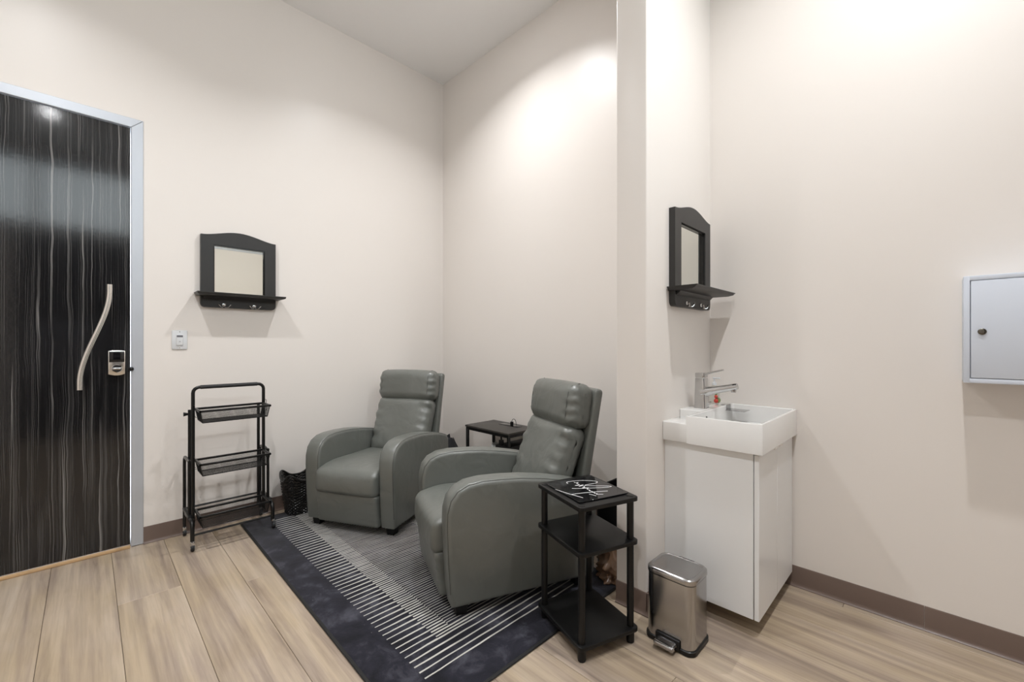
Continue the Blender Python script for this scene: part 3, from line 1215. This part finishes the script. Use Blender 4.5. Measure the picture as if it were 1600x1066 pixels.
# front inverted U with the handle bar
b1 = [(XL, YF, 0.115), (XL, YF, 0.895)] + [(XL + 0.032 - 0.032 * math.cos(R(a)), YF, 0.895 + 0.032 * math.sin(R(a))) for a in (22, 45, 68, 90)]
b2 = [(XR - 0.032 + 0.032 * math.cos(R(a)), YF, 0.895 + 0.032 * math.sin(R(a))) for a in (90, 68, 45, 22)] + [(XR, YF, 0.895), (XR, YF, 0.115)]
obj('handle_frame', MB().tube([L_(p) for p in b1 + b2], TR, n=10), 'black_metal', cart)
obj('grip', MB().tube([L_((XL + 0.036, YF, 0.927)), L_((XR - 0.036, YF, 0.927))], 0.0115, n=12), 'rubber', cart)
for X in (XL, XR):
    obj('rear_post', MB().tube([L_((X, YR, 0.115)), L_((X, YR, 0.785))], TR * 0.95, n=10), 'black_metal', cart)
obj('knob', MB().tube([L_((XL - 0.006, YR, 0.76)), L_((XL - 0.03, YR, 0.76))], [0.006, 0.013], n=12), 'black_plastic', cart)
for s, X in ((-1, 0.424), (1, 0.838)):
    # outer leg frame: rear post, top link, horizontal foot bar that bends down at the front
    leg = [(X, 3.285, 0.058), (X, 3.285, 0.15), (X, 3.285, 0.46)] + [(X, 3.285 - 0.03 + 0.03 * math.cos(R(a)), 0.46 + 0.03 * math.sin(R(a))) for a in (30, 60, 90)] + [(X, 3.10, 0.49)]
    lf = obj('leg_frame', MB().tube([L_(p) for p in leg], 0.0085, n=10), 'black_metal', cart)
    obj('upright', MB().tube([L_((X, 3.105, 0.165)), L_((X, 3.105, 0.495))], 0.0085, n=10), 'black_metal', lf)
    fb = [(X, 3.285, 0.168), (X, 3.075, 0.168)] + [(X, 3.05 - 0.045 * math.sin(R(a)), 0.168 - 0.045 * (1 - math.cos(R(a)))) for a in (0, 22, 45, 67, 90)] + [(X, 3.005, 0.058)]
    obj('foot_bar', MB().tube([L_(p) for p in fb], 0.0105, n=10), 'black_metal', lf)
    obj('bracket', MB().bbox(X - cx - 0.012, X - cx + 0.012, 3.06 - cy, 3.20 - cy, 0.155, 0.182, b=0.004), 'black_metal', lf)
    for yy in (3.005, 3.285):
        xx = X + (0.004 if s > 0 else 0.0)
        zr = 0.0085 if (s > 0) else 0.0008
        c = obj('caster', MB().bbox(xx - cx - 0.011, xx - cx + 0.011, yy - cy - 0.016, yy - cy + 0.012, zr + 0.030, zr + 0.058, b=0.005), 'chrome', cart)
        obj('wheel', MB().lathe([(0.012, -0.009), (0.019, -0.008), (0.0205, -0.005), (0.0205, 0.005), (0.019, 0.008), (0.012, 0.009)], (xx - cx, yy - cy - 0.004, zr + 0.0205), 20, 'x'), 'rubber', c)
        obj('hub', MB().lathe([(0.009, -0.0105), (0.009, 0.0105)], (xx - cx, yy - cy - 0.004, zr + 0.0205), 14, 'x'), 'chrome', c)
obj('cross_bar', MB().tube([L_((0.424, 3.005, 0.089)), L_((0.838, 3.005, 0.089))], 0.006, n=8), 'black_metal', cart)
obj('cross_bar', MB().tube([L_((0.424, 3.285, 0.168)), L_((0.838, 3.285, 0.168))], 0.006, n=8), 'black_metal', cart)

BX0, BX1, BY0, BY1 = 0.450, 0.802, 2.930, 3.085
for zt in (0.800, 0.500, 0.205):
    bs = obj('basket', MB(), 'black_metal', cart) if False else None
    rim = MB()
    zz = zt
    q = 0.0062
    for (a, b_) in (((BX0, BY0), (BX1, BY0)), ((BX1, BY0), (BX1, BY1)), ((BX1, BY1), (BX0, BY1)), ((BX0, BY1), (BX0, BY0))):
        rim.bbox(min(a[0], b_[0]) - q - cx, max(a[0], b_[0]) + q - cx, min(a[1], b_[1]) - q - cy, max(a[1], b_[1]) + q - cy, zz - 0.0062, zz + 0.0062, b=0.002, seg=1)
    bk = obj('basket', rim, 'black_metal', cart)
    z0 = zt - 0.066
    i0, i1, j0, j1 = BX0 + 0.012, BX1 - 0.012, BY0 + 0.010, BY1 - 0.010
    # corner wires and bottom frame
    fr = MB()
    for (x, y_) in ((i0, j0), (i1, j0), (i1, j1), (i0, j1)):
        xo = BX0 if x == i0 else BX1
        yo = BY0 if y_ == j0 else BY1
        fr.tube([L_((xo, yo, zt)), L_((x, y_, z0))], 0.0025, n=6)
    fr.tube([L_((i0, j0, z0)), L_((i1, j0, z0)), L_((i1, j1, z0)), L_((i0, j1, z0))], 0.0025, n=6, closed=True)
    obj('wire_frame', fr, 'black_metal', bk)
    # mesh sheet, real wires
    ms = MB()
    wr = 0.00062
    sp = 0.0058

    def wire(p, q_):
        p, q_ = Vector(L_(p)), Vector(L_(q_))
        d = (q_ - p).normalized()
        a = d.orthogonal().normalized() * wr
        c_ = d.cross(a)
        vs = []
        for e in (p, q_):
            vs += [e + a, e - a * 0.5 + c_ * 0.87, e - a * 0.5 - c_ * 0.87]
        ms.add(vs, [(0, 1, 4, 3), (1, 2, 5, 4), (2, 0, 3, 5)])
    nX = int((i1 - i0) / sp)
    nY = int((j1 - j0) / sp)
    nZ = int((zt - z0) / sp)
    for i in range(nX + 1):
        f = i / nX
        xb, xt = i0 + (i1 - i0) * f, BX0 + (BX1 - BX0) * f
        wire((xt, BY0, zt), (xb, j0, z0))
        wire((xb, j0, z0), (xb, j1, z0))
        wire((xb, j1, z0), (xt, BY1, zt))
    for j in range(nY + 1):
        f = j / nY
        yb, yt = j0 + (j1 - j0) * f, BY0 + (BY1 - BY0) * f
        wire((BX0, yt, zt), (i0, yb, z0))
        wire((i0, yb, z0), (i1, yb, z0))
        wire((i1, yb, z0), (BX1, yt, zt))
    for k in range(1, nZ):
        f = k / nZ
        xa, xb = i0 + (BX0 - i0) * f, i1 + (BX1 - i1) * f
        ya, yb = j0 + (BY0 - j0) * f, j1 + (BY1 - j1) * f
        zz = z0 + (zt - z0) * f
        wire((xa, ya, zz), (xb, ya, zz))
        wire((xb, ya, zz), (xb, yb, zz))
        wire((xb, yb, zz), (xa, yb, zz))
        wire((xa, yb, zz), (xa, ya, zz))
    obj('wire_mesh', ms, 'black_metal', bk, kind='stuff')
    # hanger loops clipping the basket on the posts
    for X, s in ((BX0, -1), (BX1, 1)):
        hp = [(X, 3.045, zt - 0.045), (X + s * 0.010, 3.045, zt - 0.045), (X + s * 0.010, 3.045, zt + 0.024), (X + s * 0.010, 3.105, zt + 0.024), (X + s * 0.010, 3.105, zt - 0.045), (X, 3.105 - 0.02, zt - 0.045)]
        obj('hanger', MB().tube([L_(p) for p in hp], 0.002, n=6), 'black_metal', bk)

# ================================================================== wicker basket
wb = thing('wicker_basket', 'black wicker waste basket with curved rim beside the recliner', 'basket', (1.075, 3.185, 0.0085))


def wb_pt(a, v, off=0.0):
    """a angle, v 0..1 height; rounded square section widening upwards, rim dips between corners"""
    c, s = math.cos(a), math.sin(a)
    p = 4.0
    rr = 1.0 / (abs(c) ** p + abs(s) ** p) ** (1 / p)
    corner = (rr - 1) / 0.19
    hx = 0.096 + 0.030 * v
    hy = 0.078 + 0.024 * v
    z = v * (0.232 + 0.048 * max(0, corner) ** 1.5)
    return Vector(((hx + off) * rr * c, (hy + off) * rr * s, z))


NS = 52
stk = MB()
for i in range(NS):
    a = 2 * math.pi * i / NS
    stk.tube([wb_pt(a, v / 6) for v in range(7)], 0.0022, n=5)
obj('stake', stk, 'wicker', wb, kind='stuff')
wv = MB()
rows = 26
for r_ in range(rows):
    v = (r_ + 0.5) / rows
    pts = []
    for i in range(NS * 2):
        a = 2 * math.pi * i / (NS * 2)
        ph = math.pi * (i / 2 * 1.0 + r_)
        pts.append(wb_pt(a, v, 0.0034 * math.cos(ph)))
    wv.tube(pts, 0.0036, n=5, closed=True, flat=1.25)
obj('weave', wv, 'wicker', wb, kind='stuff')
rm = MB().tube([wb_pt(2 * math.pi * i / 96, 1.0) for i in range(96)], 0.0068, n=8, closed=True)
obj('rim', rm, 'wicker', wb)
bt = [wb_pt(2 * math.pi * i / 48, 0.03, -0.003) for i in range(48)]
obj('bottom', MB().prism([(p.x, p.y) for p in bt], 0.0, 0.008, 'z'), 'wicker', wb)

# ================================================================== corner side table with charging socket
ct = thing('corner_table', 'dark corner side table with charging socket behind the recliners', 'side table', (2.215, 2.345, 0))
hx, hy = 0.150, 0.240
obj('top', MB().bbox(-hx, hx, -hy, hy, 0.546, 0.560, b=0.002), 'charcoal_top', ct)
for sx in (-1, 1):
    for sy in (-1, 1):
        px, py = sx * (hx - 0.014), sy * (hy - 0.014)
        obj('leg', MB().bbox(px - 0.010, px + 0.010, py - 0.010, py + 0.010, 0.0 if py + 2.345 > 3.3 else 0.0, 0.546, b=0.002, seg=1), 'black_metal', ct)
for sx in (-1, 1):
    obj('apron', MB().box(sx * (hx - 0.014) - 0.006, sx * (hx - 0.014) + 0.006, -hy + 0.024, hy - 0.024, 0.524, 0.546), 'black_metal', ct)
for sy in (-1, 1):
    obj('apron', MB().box(-hx + 0.024, hx - 0.024, sy * (hy - 0.014) - 0.006, sy * (hy - 0.014) + 0.006, 0.524, 0.546), 'black_metal', ct)
obj('lower_shelf', MB().bbox(-hx + 0.004, hx - 0.004, -hy + 0.004, -0.10, 0.355, 0.462, b=0.003), 'black_plastic', ct)
obj('socket_strip', MB().bbox(0.045, 0.100, -0.13, 0.07, 0.5595, 0.5635, b=0.0015), 'black_gloss', ct)
ad = thing('charging_cable', 'black charger plug and cable loop on the corner table', 'cable', (2.215, 2.345, 0))
am = MB().bbox(0.060, 0.080, -0.06, -0.04, 0.5636, 0.592, b=0.004)
obj('plug', am, 'black_plastic', ad)
lp = [(0.070, -0.05 - 0.022 * (1 - math.cos(R(a))), 0.588 + 0.026 * math.sin(R(a))) for a in range(0, 181, 15)] + [(0.07, -0.098, 0.568)]
obj('cord', MB().tube(lp, 0.002, n=6), 'black_plastic', ad)

# adapter box hanging under the table
adp = thing('power_adapter', 'black power adapter hanging below the corner table', 'adapter', (2.085, 2.20, 0.40))
obj('body', MB().bbox(-0.012, 0.012, -0.016, 0.016, 0.04, 0.10, b=0.004), 'black_plastic', adp)
obj('cord', MB().tube([(0, 0, 0.10), (0.002, 0.004, 0.13), (0.0, 0.0, 0.1465)], 0.006, n=8), 'black_plastic', adp)

# ================================================================== soft bags behind the recliners
def sack(name, label, cat, loc, sx, sy, h, mat, seed, crump=0.02, top=0.35, nlat=26, nlon=40, sub=None, rz=0):
    t = thing(name, label, cat, loc, rz)
    vs, fs = [], []
    for i in range(nlat + 1):
        v = i / nlat
        prof = (1.0 - (1 - top) * v ** 2.2) * (0.86 + 0.14 * math.sin(math.pi * min(1, v * 1.1)))
        for j in range(nlon):
            a = 2 * math.pi * j / nlon
            c, s = math.cos(a), math.sin(a)
            rr = 1.0 / (abs(c) ** 3 + abs(s) ** 3) ** (1 / 3)
            n_ = noise.fractal(Vector((c * 1.6 + seed, s * 1.6, v * 3.0)), 1.0, 2.0, 4)
            k_ = prof * (1 + crump / max(sx, sy) * 2 * n_)
            hh = h * (1 - 0.25 * (1 - rr) - 0.10 * (n_) * v)
            vs.append((sx * rr * c * k_, sy * rr * s * k_, max(0.0, v * hh)))
    for i in range(nlat):
        for j in range(nlon):
            l = (j + 1) % nlon
            fs.append((i * nlon + j, i * nlon + l, (i + 1) * nlon + l, (i + 1) * nlon + j))
    fs.append(tuple(range(nlon))[::-1])
    fs.append(tuple(nlat * nlon + j for j in range(nlon)))
    obj('sack_body', MB().add(vs, fs), mat, t, angle=70)
    return t


bg = sack('storage_bag', 'black fabric bag standing behind the left recliner by the wall', 'bag', (2.135, 2.90, 0.0), 0.135, 0.170, 0.395, 'black_fabric', 2.0, crump=0.004, top=0.30)
pb = sack('plastic_bag', 'white plastic bag lying under the corner side table', 'bag', (2.165, 2.35, 0.0), 0.070, 0.095, 0.42, 'white_film', 5.0, crump=0.02, top=0.35)

# waste bin with crumpled liner between recliner and partition
bn = thing('waste_bin', 'black waste bin tucked behind the recliner beside the partition', 'bin', (2.05, 1.215, 0))
shell = MB()
outer = rrect(-0.135, 0.135, -0.09, 0.09, 0.03)
inner = rrect(-0.129, 0.129, -0.084, 0.084, 0.026)
n_ = len(outer)
vs = [(x * 0.92, y_ * 0.92, 0.0) for x, y_ in outer] + [(x, y_, 0.41) for x, y_ in outer] + [(x, y_, 0.41) for x, y_ in inner] + [(x * 0.92, y_ * 0.92, 0.01) for x, y_ in inner]
fs = []
for lv in range(3):
    for i in range(n_):
        j = (i + 1) % n_
        fs.append((lv * n_ + i, lv * n_ + j, (lv + 1) * n_ + j, (lv + 1) * n_ + i))
fs.append(tuple(range(n_))[::-1])
fs.append(tuple(range(3 * n_, 4 * n_)))
obj('shell', shell.add(vs, fs), 'black_plastic', bn)
obj('rim', MB().tube([(x, y_, 0.41) for x, y_ in outer], 0.005, n=6, closed=True), 'black_plastic', bn)
cl = sack('crumpled_bag', 'crumpled brown plastic bag beside the black waste bin', 'bag', (1.850, 1.145, 0.009), 0.055, 0.065, 0.18, 'brown_film', 9.0, crump=0.03, top=0.25)

# ================================================================== three-tier side table
TA = math.atan2(-0.09, 0.267)
tb = thing('tiered_table', 'black three-tier side table with round tube legs beside the trash can', 'side table', (1.461, 1.034, 0), TA)
hx, hy = 0.141, 0.1615
POLE = [(sx * (hx - 0.024), sy * (hy - 0.026)) for sx in (-1, 1) for sy in (-1, 1)]
for z in (0.048, 0.392, 0.562):
    obj('shelf', MB().prism(rrect(-hx, hx, -hy, hy, 0.018), z, z + 0.016, 'z', bevel=0.002, seg=2), 'espresso', tb)
for (px, py) in POLE:
    lift = 0.0
    wx = 1.461 + px * math.cos(TA) - py * math.sin(TA)
    wy = 1.034 + px * math.sin(TA) + py * math.cos(TA)
    if wy > 1.09:
        lift = 0.0085
    obj('pole', MB().tube([(px, py, 0.064), (px, py, 0.392)], 0.0135, n=18), 'black_plastic', tb)
    obj('pole', MB().tube([(px, py, 0.408), (px, py, 0.562)], 0.0135, n=18), 'black_plastic', tb)
    obj('foot', MB().lathe([(0.0145, lift), (0.0155, lift + 0.006), (0.0155, 0.048)], (px, py, 0), 18), 'black_plastic', tb)
    obj('cap', MB().lathe([(0.0145, 0.0), (0.0145, 0.0012), (0.012, 0.002)], (px, py, 0.578), 18), 'black_plastic', tb)

# glossy black plaque with white handwriting, lying on the table
PZ = 0.5781
pq = thing('signature_plaque', 'glossy black plaque with white handwritten signature on the tiered table', 'plaque', (1.461, 1.034, PZ), TA)
obj('panel', MB().bbox(-hx + 0.026, hx - 0.020, -hy + 0.042, hy - 0.040, 0.0022, 0.0060, b=0.001, seg=1), 'black_gloss', pq)
for sx in (-1, 1):
    for sy in (-1, 1):
        obj('pad', MB().lathe([(0.005, 0.0), (0.005, 0.0022)], (sx * 0.09, sy * 0.10, 0), 12), 'rubber', pq)
HH, FF, AA = 1.18, 666.0, R(45.1)


def at(px, py, z):
    r_ = (px - 800) / FF
    u_ = (538 - py) / FF
    d = (r_ * math.sin(AA) + math.cos(AA), -r_ * math.cos(AA) + math.sin(AA), u_)
    tt = (z - HH) / d[2]
    return Vector((d[0] * tt, d[1] * tt, z))


inv = (Matrix.Translation((1.461, 1.034, PZ)) @ Matrix.Rotation(TA, 4, 'Z')).inverted()
strokes = [
    [(400, 300), (370, 282), (400, 262), (560, 241), (760, 233), (960, 240), (1050, 255), (1065, 272), (1030, 292), (900, 315), (780, 345), (1000, 354), (1250, 355), (1390, 368), (1250, 390), (1000, 402), (700, 413), (490, 414)],
    [(540, 272), (575, 285), (635, 278), (600, 300), (655, 328), (560, 347), (690, 342), (745, 330), (650, 370), (725, 352), (780, 380), (730, 400), (860, 398), (835, 430), (900, 452), (880, 462), (960, 488), (950, 500), (1010, 512), (1000, 522), (1060, 530), (1045, 546)],
    [(110, 435), (300, 497), (470, 550), (740, 625)],
    [(470, 550), (700, 520), (1000, 492), (1300, 470)],
    [(880, 540), (960, 560), (1040, 582)],
    [(1050, 546), (1120, 546), (1200, 545)],
]
sg = MB()
for s in strokes:
    P = [inv @ at(860 + q[0] / 14.545, 735 + q[1] / 14.545, PZ + 0.0064) for q in s]
    # catmull-rom smoothing
    out = []
    for i in range(len(P) - 1):
        p0, p1, p2, p3 = P[max(0, i - 1)], P[i], P[i + 1], P[min(len(P) - 1, i + 2)]
        for k in range(6):
            t_ = k / 6
            out.append(0.5 * ((2 * p1) + (p2 - p0) * t_ + (2 * p0 - 5 * p1 + 4 * p2 - p3) * t_ * t_ + (-p0 + 3 * p1 - 3 * p2 + p3) * t_ ** 3))
    out.append(P[-1])
    out = [Vector((p.x, p.y, 0.0064)) for p in out]
    sg.tube(out, 0.0015, n=6, flat=0.4, up=(0, 0, 1))
obj('handwriting', sg, 'white_ink', pq, label='white handwritten signature')

# ================================================================== washbasin and cabinet
CX0, CX1, CY0, CY1, CZ0, CZ1 = 1.897, 2.436, 0.508, YD, 0.070, 0.738
cab = thing('basin_cabinet', 'white wall-hung cabinet under the washbasin', 'cabinet', ((CX0 + CX1) / 2, YD, CZ0))
ox, oy, oz = (CX0 + CX1) / 2, YD, CZ0
DT = 0.018
obj('body', MB().bbox(CX0 - ox, CX1 - ox, CY0 + DT + 0.003 - oy, -0.0005, 0, CZ1 - oz, b=0.001, seg=1), 'white_lacquer', cab)
xm = (CX0 + CX1) / 2
for (a, b_) in ((CX0, xm - 0.001), (xm + 0.001, CX1)):
    d = obj('door', MB().bbox(a - ox, b_ - ox, CY0 - oy, CY0 + DT - oy, 0, CZ1 - oz - 0.004, b=0.0012, seg=1), 'white_lacquer', cab)
    hxm = (xm + (0.018 if a == CX0 else 0.018) * (-1 if a == CX0 else 1))
    s = -1 if a == CX0 else 1
    hm = MB().box(min(hxm, hxm + s * 0.045) - ox, max(hxm, hxm + s * 0.045) - ox, CY0 - 0.006 - oy, CY0 - oy, CZ1 - oz - 0.014, CZ1 - oz - 0.0045)
    obj('finger_pull', hm, 'satin', d)

# basin with a low soap ledge at the left front and a raised tap deck
BX0, BX1, BY0, BY1 = 1.873, 2.449, 0.490, YD
BZ0, BZ1, BL = 0.742, 0.864, 0.828
bs = thing('washbasin', 'white rectangular ceramic washbasin beneath the wall mirror', 'washbasin', ((BX0 + BX1) / 2, YD, BZ0))
ox, oy, oz = (BX0 + BX1) / 2, YD, BZ0
YI = 0.793          # bowl / ledge boundary
XT = 2.06           # where the raised tap deck begins
bm = bmesh.new()
rim = 0.014
# columns of the top surface built as an ordered height field: outer shell, rim, bowl
def quadbox(mb, x0, x1, y0, y1, z0, z1, b=0.004):
    mb.bbox(x0 - ox, x1 - ox, y0 - oy, y1 - oy, z0 - oz, z1 - oz, b=b, seg=3)


shell = bmesh.new()


def ring_loop(bm_, x0, x1, y0, y1, z, r, n=4):
    return [bm_.verts.new((x - ox, y_ - oy, z - oz)) for (x, y_) in rrect(x0, x1, y0, y1, r, n)]


def bridge(bm_, A, B):
    n = len(A)
    for i in range(n):
        j = (i + 1) % n
        bm_.faces.new((A[i], A[j], B[j], B[i]))


# bowl block: outer wall, rounded rim, sloping inside, floor
l0 = ring_loop(shell, BX0, BX1, BY0, YI, BZ0, 0.006)
l1 = ring_loop(shell, BX0, BX1, BY0, YI, BZ1 - 0.004, 0.006)
l2 = ring_loop(shell, BX0 + 0.0015, BX1 - 0.0015, BY0 + 0.0015, YI - 0.0015, BZ1 - 0.001, 0.006)
l3 = ring_loop(shell, BX0 + 0.004, BX1 - 0.004, BY0 + 0.004, YI - 0.004, BZ1, 0.006)
l4 = ring_loop(shell, BX0 + rim - 0.003, BX1 - rim + 0.003, BY0 + rim - 0.003, YI - rim + 0.003, BZ1, 0.008)
l5 = ring_loop(shell, BX0 + rim, BX1 - rim, BY0 + rim, YI - rim, BZ1 - 0.003, 0.010)
l6 = ring_loop(shell, BX0 + rim + 0.006, BX1 - rim - 0.006, BY0 + rim + 0.006, YI - rim - 0.006, BZ0 + 0.035, 0.022)
l7 = ring_loop(shell, BX0 + rim + 0.030, BX1 - rim - 0.030, BY0 + rim + 0.030, YI - rim - 0.030, BZ0 + 0.017, 0.030)
for A, B in ((l0, l1), (l1, l2), (l2, l3), (l3, l4), (l4, l5), (l5, l6), (l6, l7)):
    bridge(shell, A, B)
shell.faces.new(l7)
shell.faces.new(l0[::-1])
bmesh.ops.recalc_face_normals(shell, faces=shell.faces)
obj('bowl', MB().from_bm(shell), 'ceramic', bs)
lb = MB()
quadbox(lb, BX0, XT, YI - 0.008, BY1 - 0.0005, BZ0, BL, b=0.005)
obj('soap_ledge', lb, 'ceramic', bs)
tbk = MB()
quadbox(tbk, XT - 0.006, BX1, YI - 0.008, BY1 - 0.0005, BZ0, BZ1, b=0.005)
obj('tap_deck', tbk, 'ceramic', bs)
obj('overflow_hole', MB().lathe([(0.008, 0.0), (0.008, -0.002)], (2.07 - ox, YI - rim - 0.0015 - oy, BZ1 - 0.032 - oz), 18, 'y'), 'rubber', bs)
obj('drain', MB().lathe([(0.030, 0.0), (0.030, 0.003), (0.022, 0.005)], (2.16 - ox, 0.64 - oy, BZ0 + 0.0168 - oz), 24), 'chrome', bs)

# steel clip-on tray on the basin rim
ty = thing('basin_tray', 'brushed steel clip-on tray hanging inside the washbasin', 'tray', (2.365, YI, BZ1))
k = MB()
k.bbox(-0.03, 0.03, -rim - 0.004, 0.012, 0.0006, 0.0026, b=0.0006, seg=1)
k.bbox(-0.03, 0.03, -rim - 0.004, -rim - 0.0015, -0.022, 0.001, b=0.0006, seg=1)
obj('clip', k, 'steel', ty)
k = MB()
k.bbox(-0.045, 0.045, -0.105, -rim - 0.0015, -0.024, -0.0215, b=0.0006, seg=1)
obj('plate', k, 'steel', ty)

# tap
FX, FY, FZ = 2.163, 0.836, BZ1
tp = thing('faucet', 'chrome single-lever faucet on the washbasin', 'faucet', (FX, FY, FZ))
bodym = MB()
lv_ = []
for (hx_, hy_, z_) in ((0.0290, 0.0300, 0.0), (0.0290, 0.0300, 0.003), (0.0270, 0.0285, 0.02), (0.0255, 0.0265, 0.09), (0.0250, 0.0255, 0.146), (0.0235, 0.0240, 0.149)):
    lv_.append([(x, y_, z_) for x, y_ in rrect(-hx_, hx_, -hy_, hy_, 0.012, 5)])
c_ = len(lv_[0])
bodym.add([p for l in lv_ for p in l], [(i * c_ + j, i * c_ + (j + 1) % c_, (i + 1) * c_ + (j + 1) % c_, (i + 1) * c_ + j) for i in range(len(lv_) - 1) for j in range(c_)] + [tuple(range(c_))[::-1], tuple((len(lv_) - 1) * c_ + j for j in range(c_))])
bd = obj('body', bodym, 'chrome', tp)
capm = MB()
capm.prism(rrect(-0.0250, 0.0250, -0.0255, 0.0255, 0.012, 5), 0.151, 0.174, 'z', bevel=0.003, seg=2)
obj('lever_cap', capm, 'chrome', bd)
path = [(0, -0.005 - 0.160 * i / 12, 0.078 + 0.040 * i / 12) for i in range(13)]
obj('spout', MB().tube(path, [0.030, 0.0275, 0.0250, 0.0230, 0.0212, 0.0198, 0.0188, 0.018, 0.0175, 0.0172, 0.017, 0.017, 0.0155], n=20, flat=0.92), 'chrome', tp)
obj('aerator', MB().lathe([(0.0105, 0.0), (0.0115, 0.004), (0.0115, 0.020)], (0, -0.148, 0.088), 18), 'chrome', tp)
lp = [(0, -0.012, 0.165), (0, -0.032, 0.172), (0, -0.065, 0.182), (0, -0.102, 0.192)]
obj('lever', MB().tube(lp, [0.020, 0.016, 0.0125, 0.0105], n=14, flat=0.36, up=(0, 0, 1)), 'chrome', tp)

# soap bottle with a small festive motif
sb = thing('soap_bottle', 'small clear soap bottle with red and green print behind the faucet', 'bottle', (2.395, 0.858, BZ1))
obj('bottle_body', MB().lathe([(0.020, 0.0005), (0.0235, 0.004), (0.024, 0.020), (0.024, 0.062), (0.020, 0.076), (0.010, 0.086), (0.009, 0.095)], (0, 0, 0), 24), 'clear', sb)
pm = MB().lathe([(0.011, 0.0), (0.011, 0.014), (0.004, 0.016), (0.004, 0.034)], (0, 0, 0.0955), 16)
pm.bbox(-0.007, 0.007, -0.030, 0.008, 0.1300, 0.1375, b=0.003)
obj('pump', pm, 'white_plastic', sb)


def blob(cx_, cy_, cz_, r_, squash=1.0):
    m_ = MB()
    m_.lathe([(r_ * math.cos(R(a)), r_ * squash * math.sin(R(a))) for a in range(-84, 85, 14)], (cx_, cy_, cz_), 14)
    return m_


pr = obj('printed_motif', blob(-0.020, -0.016, 0.014, 0.011, 1.1), 'red', sb)
obj('printed_motif', blob(-0.019, -0.016, 0.036, 0.009, 1.1), 'red', sb)
obj('printed_motif', blob(-0.017, -0.015, 0.050, 0.007, 0.9), 'green', sb)
obj('printed_motif', blob(0.000, -0.020, 0.016, 0.012, 1.2), 'green', sb)

# ================================================================== step trash can
tc_ = thing('trash_can', 'brushed steel step trash can in front of the basin cabinet', 'trash can', (1.684, 0.747, 0), R(0))
hx, hy = 0.082, 0.096
RR = 0.034


def loft(levels, close_top=True, close_bot=True, n=7):
    m_ = MB()
    ls = []
    for (ex, ey, z, rr) in levels:
        ls.append([(x, y_, z) for x, y_ in rrect(-hx - ex, hx + ex, -hy - ey, hy + ey, rr, n)])
    c = len(ls[0])
    vs = [p for l in ls for p in l]
    fs = []
    for i in range(len(ls) - 1):
        for j in range(c):
            k = (j + 1) % c
            fs.append((i * c + j, i * c + k, (i + 1) * c + k, (i + 1) * c + j))
    if close_bot:
        fs.append(tuple(range(c))[::-1])
    if close_top:
        fs.append(tuple((len(ls) - 1) * c + j for j in range(c)))
    return m_.add(vs, fs)


obj('foot_ring', loft([(0.002, 0.002, 0.0005, RR), (0.005, 0.005, 0.004, RR), (0.0045, 0.0045, 0.018, RR), (0.001, 0.001, 0.021, RR)]), 'black_plastic', tc_)
obj('body', loft([(0.0, 0.0, 0.020, RR), (-0.001, -0.001, 0.262, RR)]), 'steel', tc_)
obj('gasket', loft([(-0.004, -0.004, 0.262, RR), (-0.004, -0.004, 0.267, RR)]), 'black_plastic', tc_)
lid = obj('lid', loft([(0.001, 0.001, 0.266, RR), (0.0015, 0.0015, 0.270, RR), (0.0005, 0.0005, 0.283, RR), (-0.003, -0.003, 0.287, RR), (-0.010, -0.010, 0.289, RR), (-0.013, -0.013, 0.2870, RR - 0.004), (-0.018, -0.018, 0.2862, RR - 0.006), (-0.040, -0.045, 0.2885, RR - 0.010)]), 'steel', tc_)
obj('hinge', MB().bbox(hx - 0.004, hx + 0.012, -0.035, 0.035, 0.250, 0.284, b=0.005), 'black_plastic', tc_)
# pedal on the side facing the room
pd = obj('pedal', MB().soft(0.050, 0.082, 0.020, 0.009, n=6, k=3, warp=lambda x, y_, z: (-hx - 0.022 + x, 0.000 + y_, 0.024 + z + 0.10 * (x + 0.025))), 'steel', tc_)
obj('pedal_surround', MB().bbox(-hx - 0.010, -hx + 0.004, -0.050, 0.050, 0.004, 0.048, b=0.008), 'black_plastic', tc_)

# ================================================================== white wall cabinet (right edge of the picture)
KX = 2.31
key_y0, key_y1, kz0, kz1 = -0.46, -0.062, 1.037, 1.432
wc = thing('key_cabinet', 'white metal wall cabinet with small keyhole lock on the right wall', 'wall cabinet', (XC, (key_y0 + key_y1) / 2, kz0))
oy = (key_y0 + key_y1) / 2
fr = MB()
e = 0.017
x0, x1 = KX - XC, -0.0008
y0, y1 = key_y0 - oy, key_y1 - oy
z0, z1 = 0, kz1 - kz0
fr.bbox(x0, x1, y0, y0 + e, z0, z1, b=0.002, seg=2)
fr.bbox(x0, x1, y1 - e, y1, z0, z1, b=0.002, seg=2)
fr.bbox(x0, x1, y0 + e - 0.002, y1 - e + 0.002, z0, z0 + e, b=0.002, seg=2)
fr.bbox(x0, x1, y0 + e - 0.002, y1 - e + 0.002, z1 - e, z1, b=0.002, seg=2)
fr.box(x0 + 0.02, x1, y0 + e, y1 - e, z0 + e, z1 - e)
obj('case', fr, 'white_metal', wc)
dr = obj('door', MB().bbox(x0 - 0.001, x0 + 0.018, y0 + e + 0.002, y1 - e - 0.002, z0 + e + 0.002, z1 - e - 0.002, b=0.0015, seg=2), 'white_metal', wc)
lkm = MB().lathe([(0.0115, 0.0), (0.0115, -0.004), (0.009, -0.006), (0.0045, -0.0062)], (x0 - 0.001, -0.109 - oy, 1.226 - kz0), 20, 'x')
lkm.box(x0 - 0.0085, x0 - 0.006, -0.109 - oy - 0.0012, -0.109 - oy + 0.0012, 1.226 - kz0 - 0.005, 1.226 - kz0 + 0.005)
obj('lock', lkm, 'dark_nickel', dr)
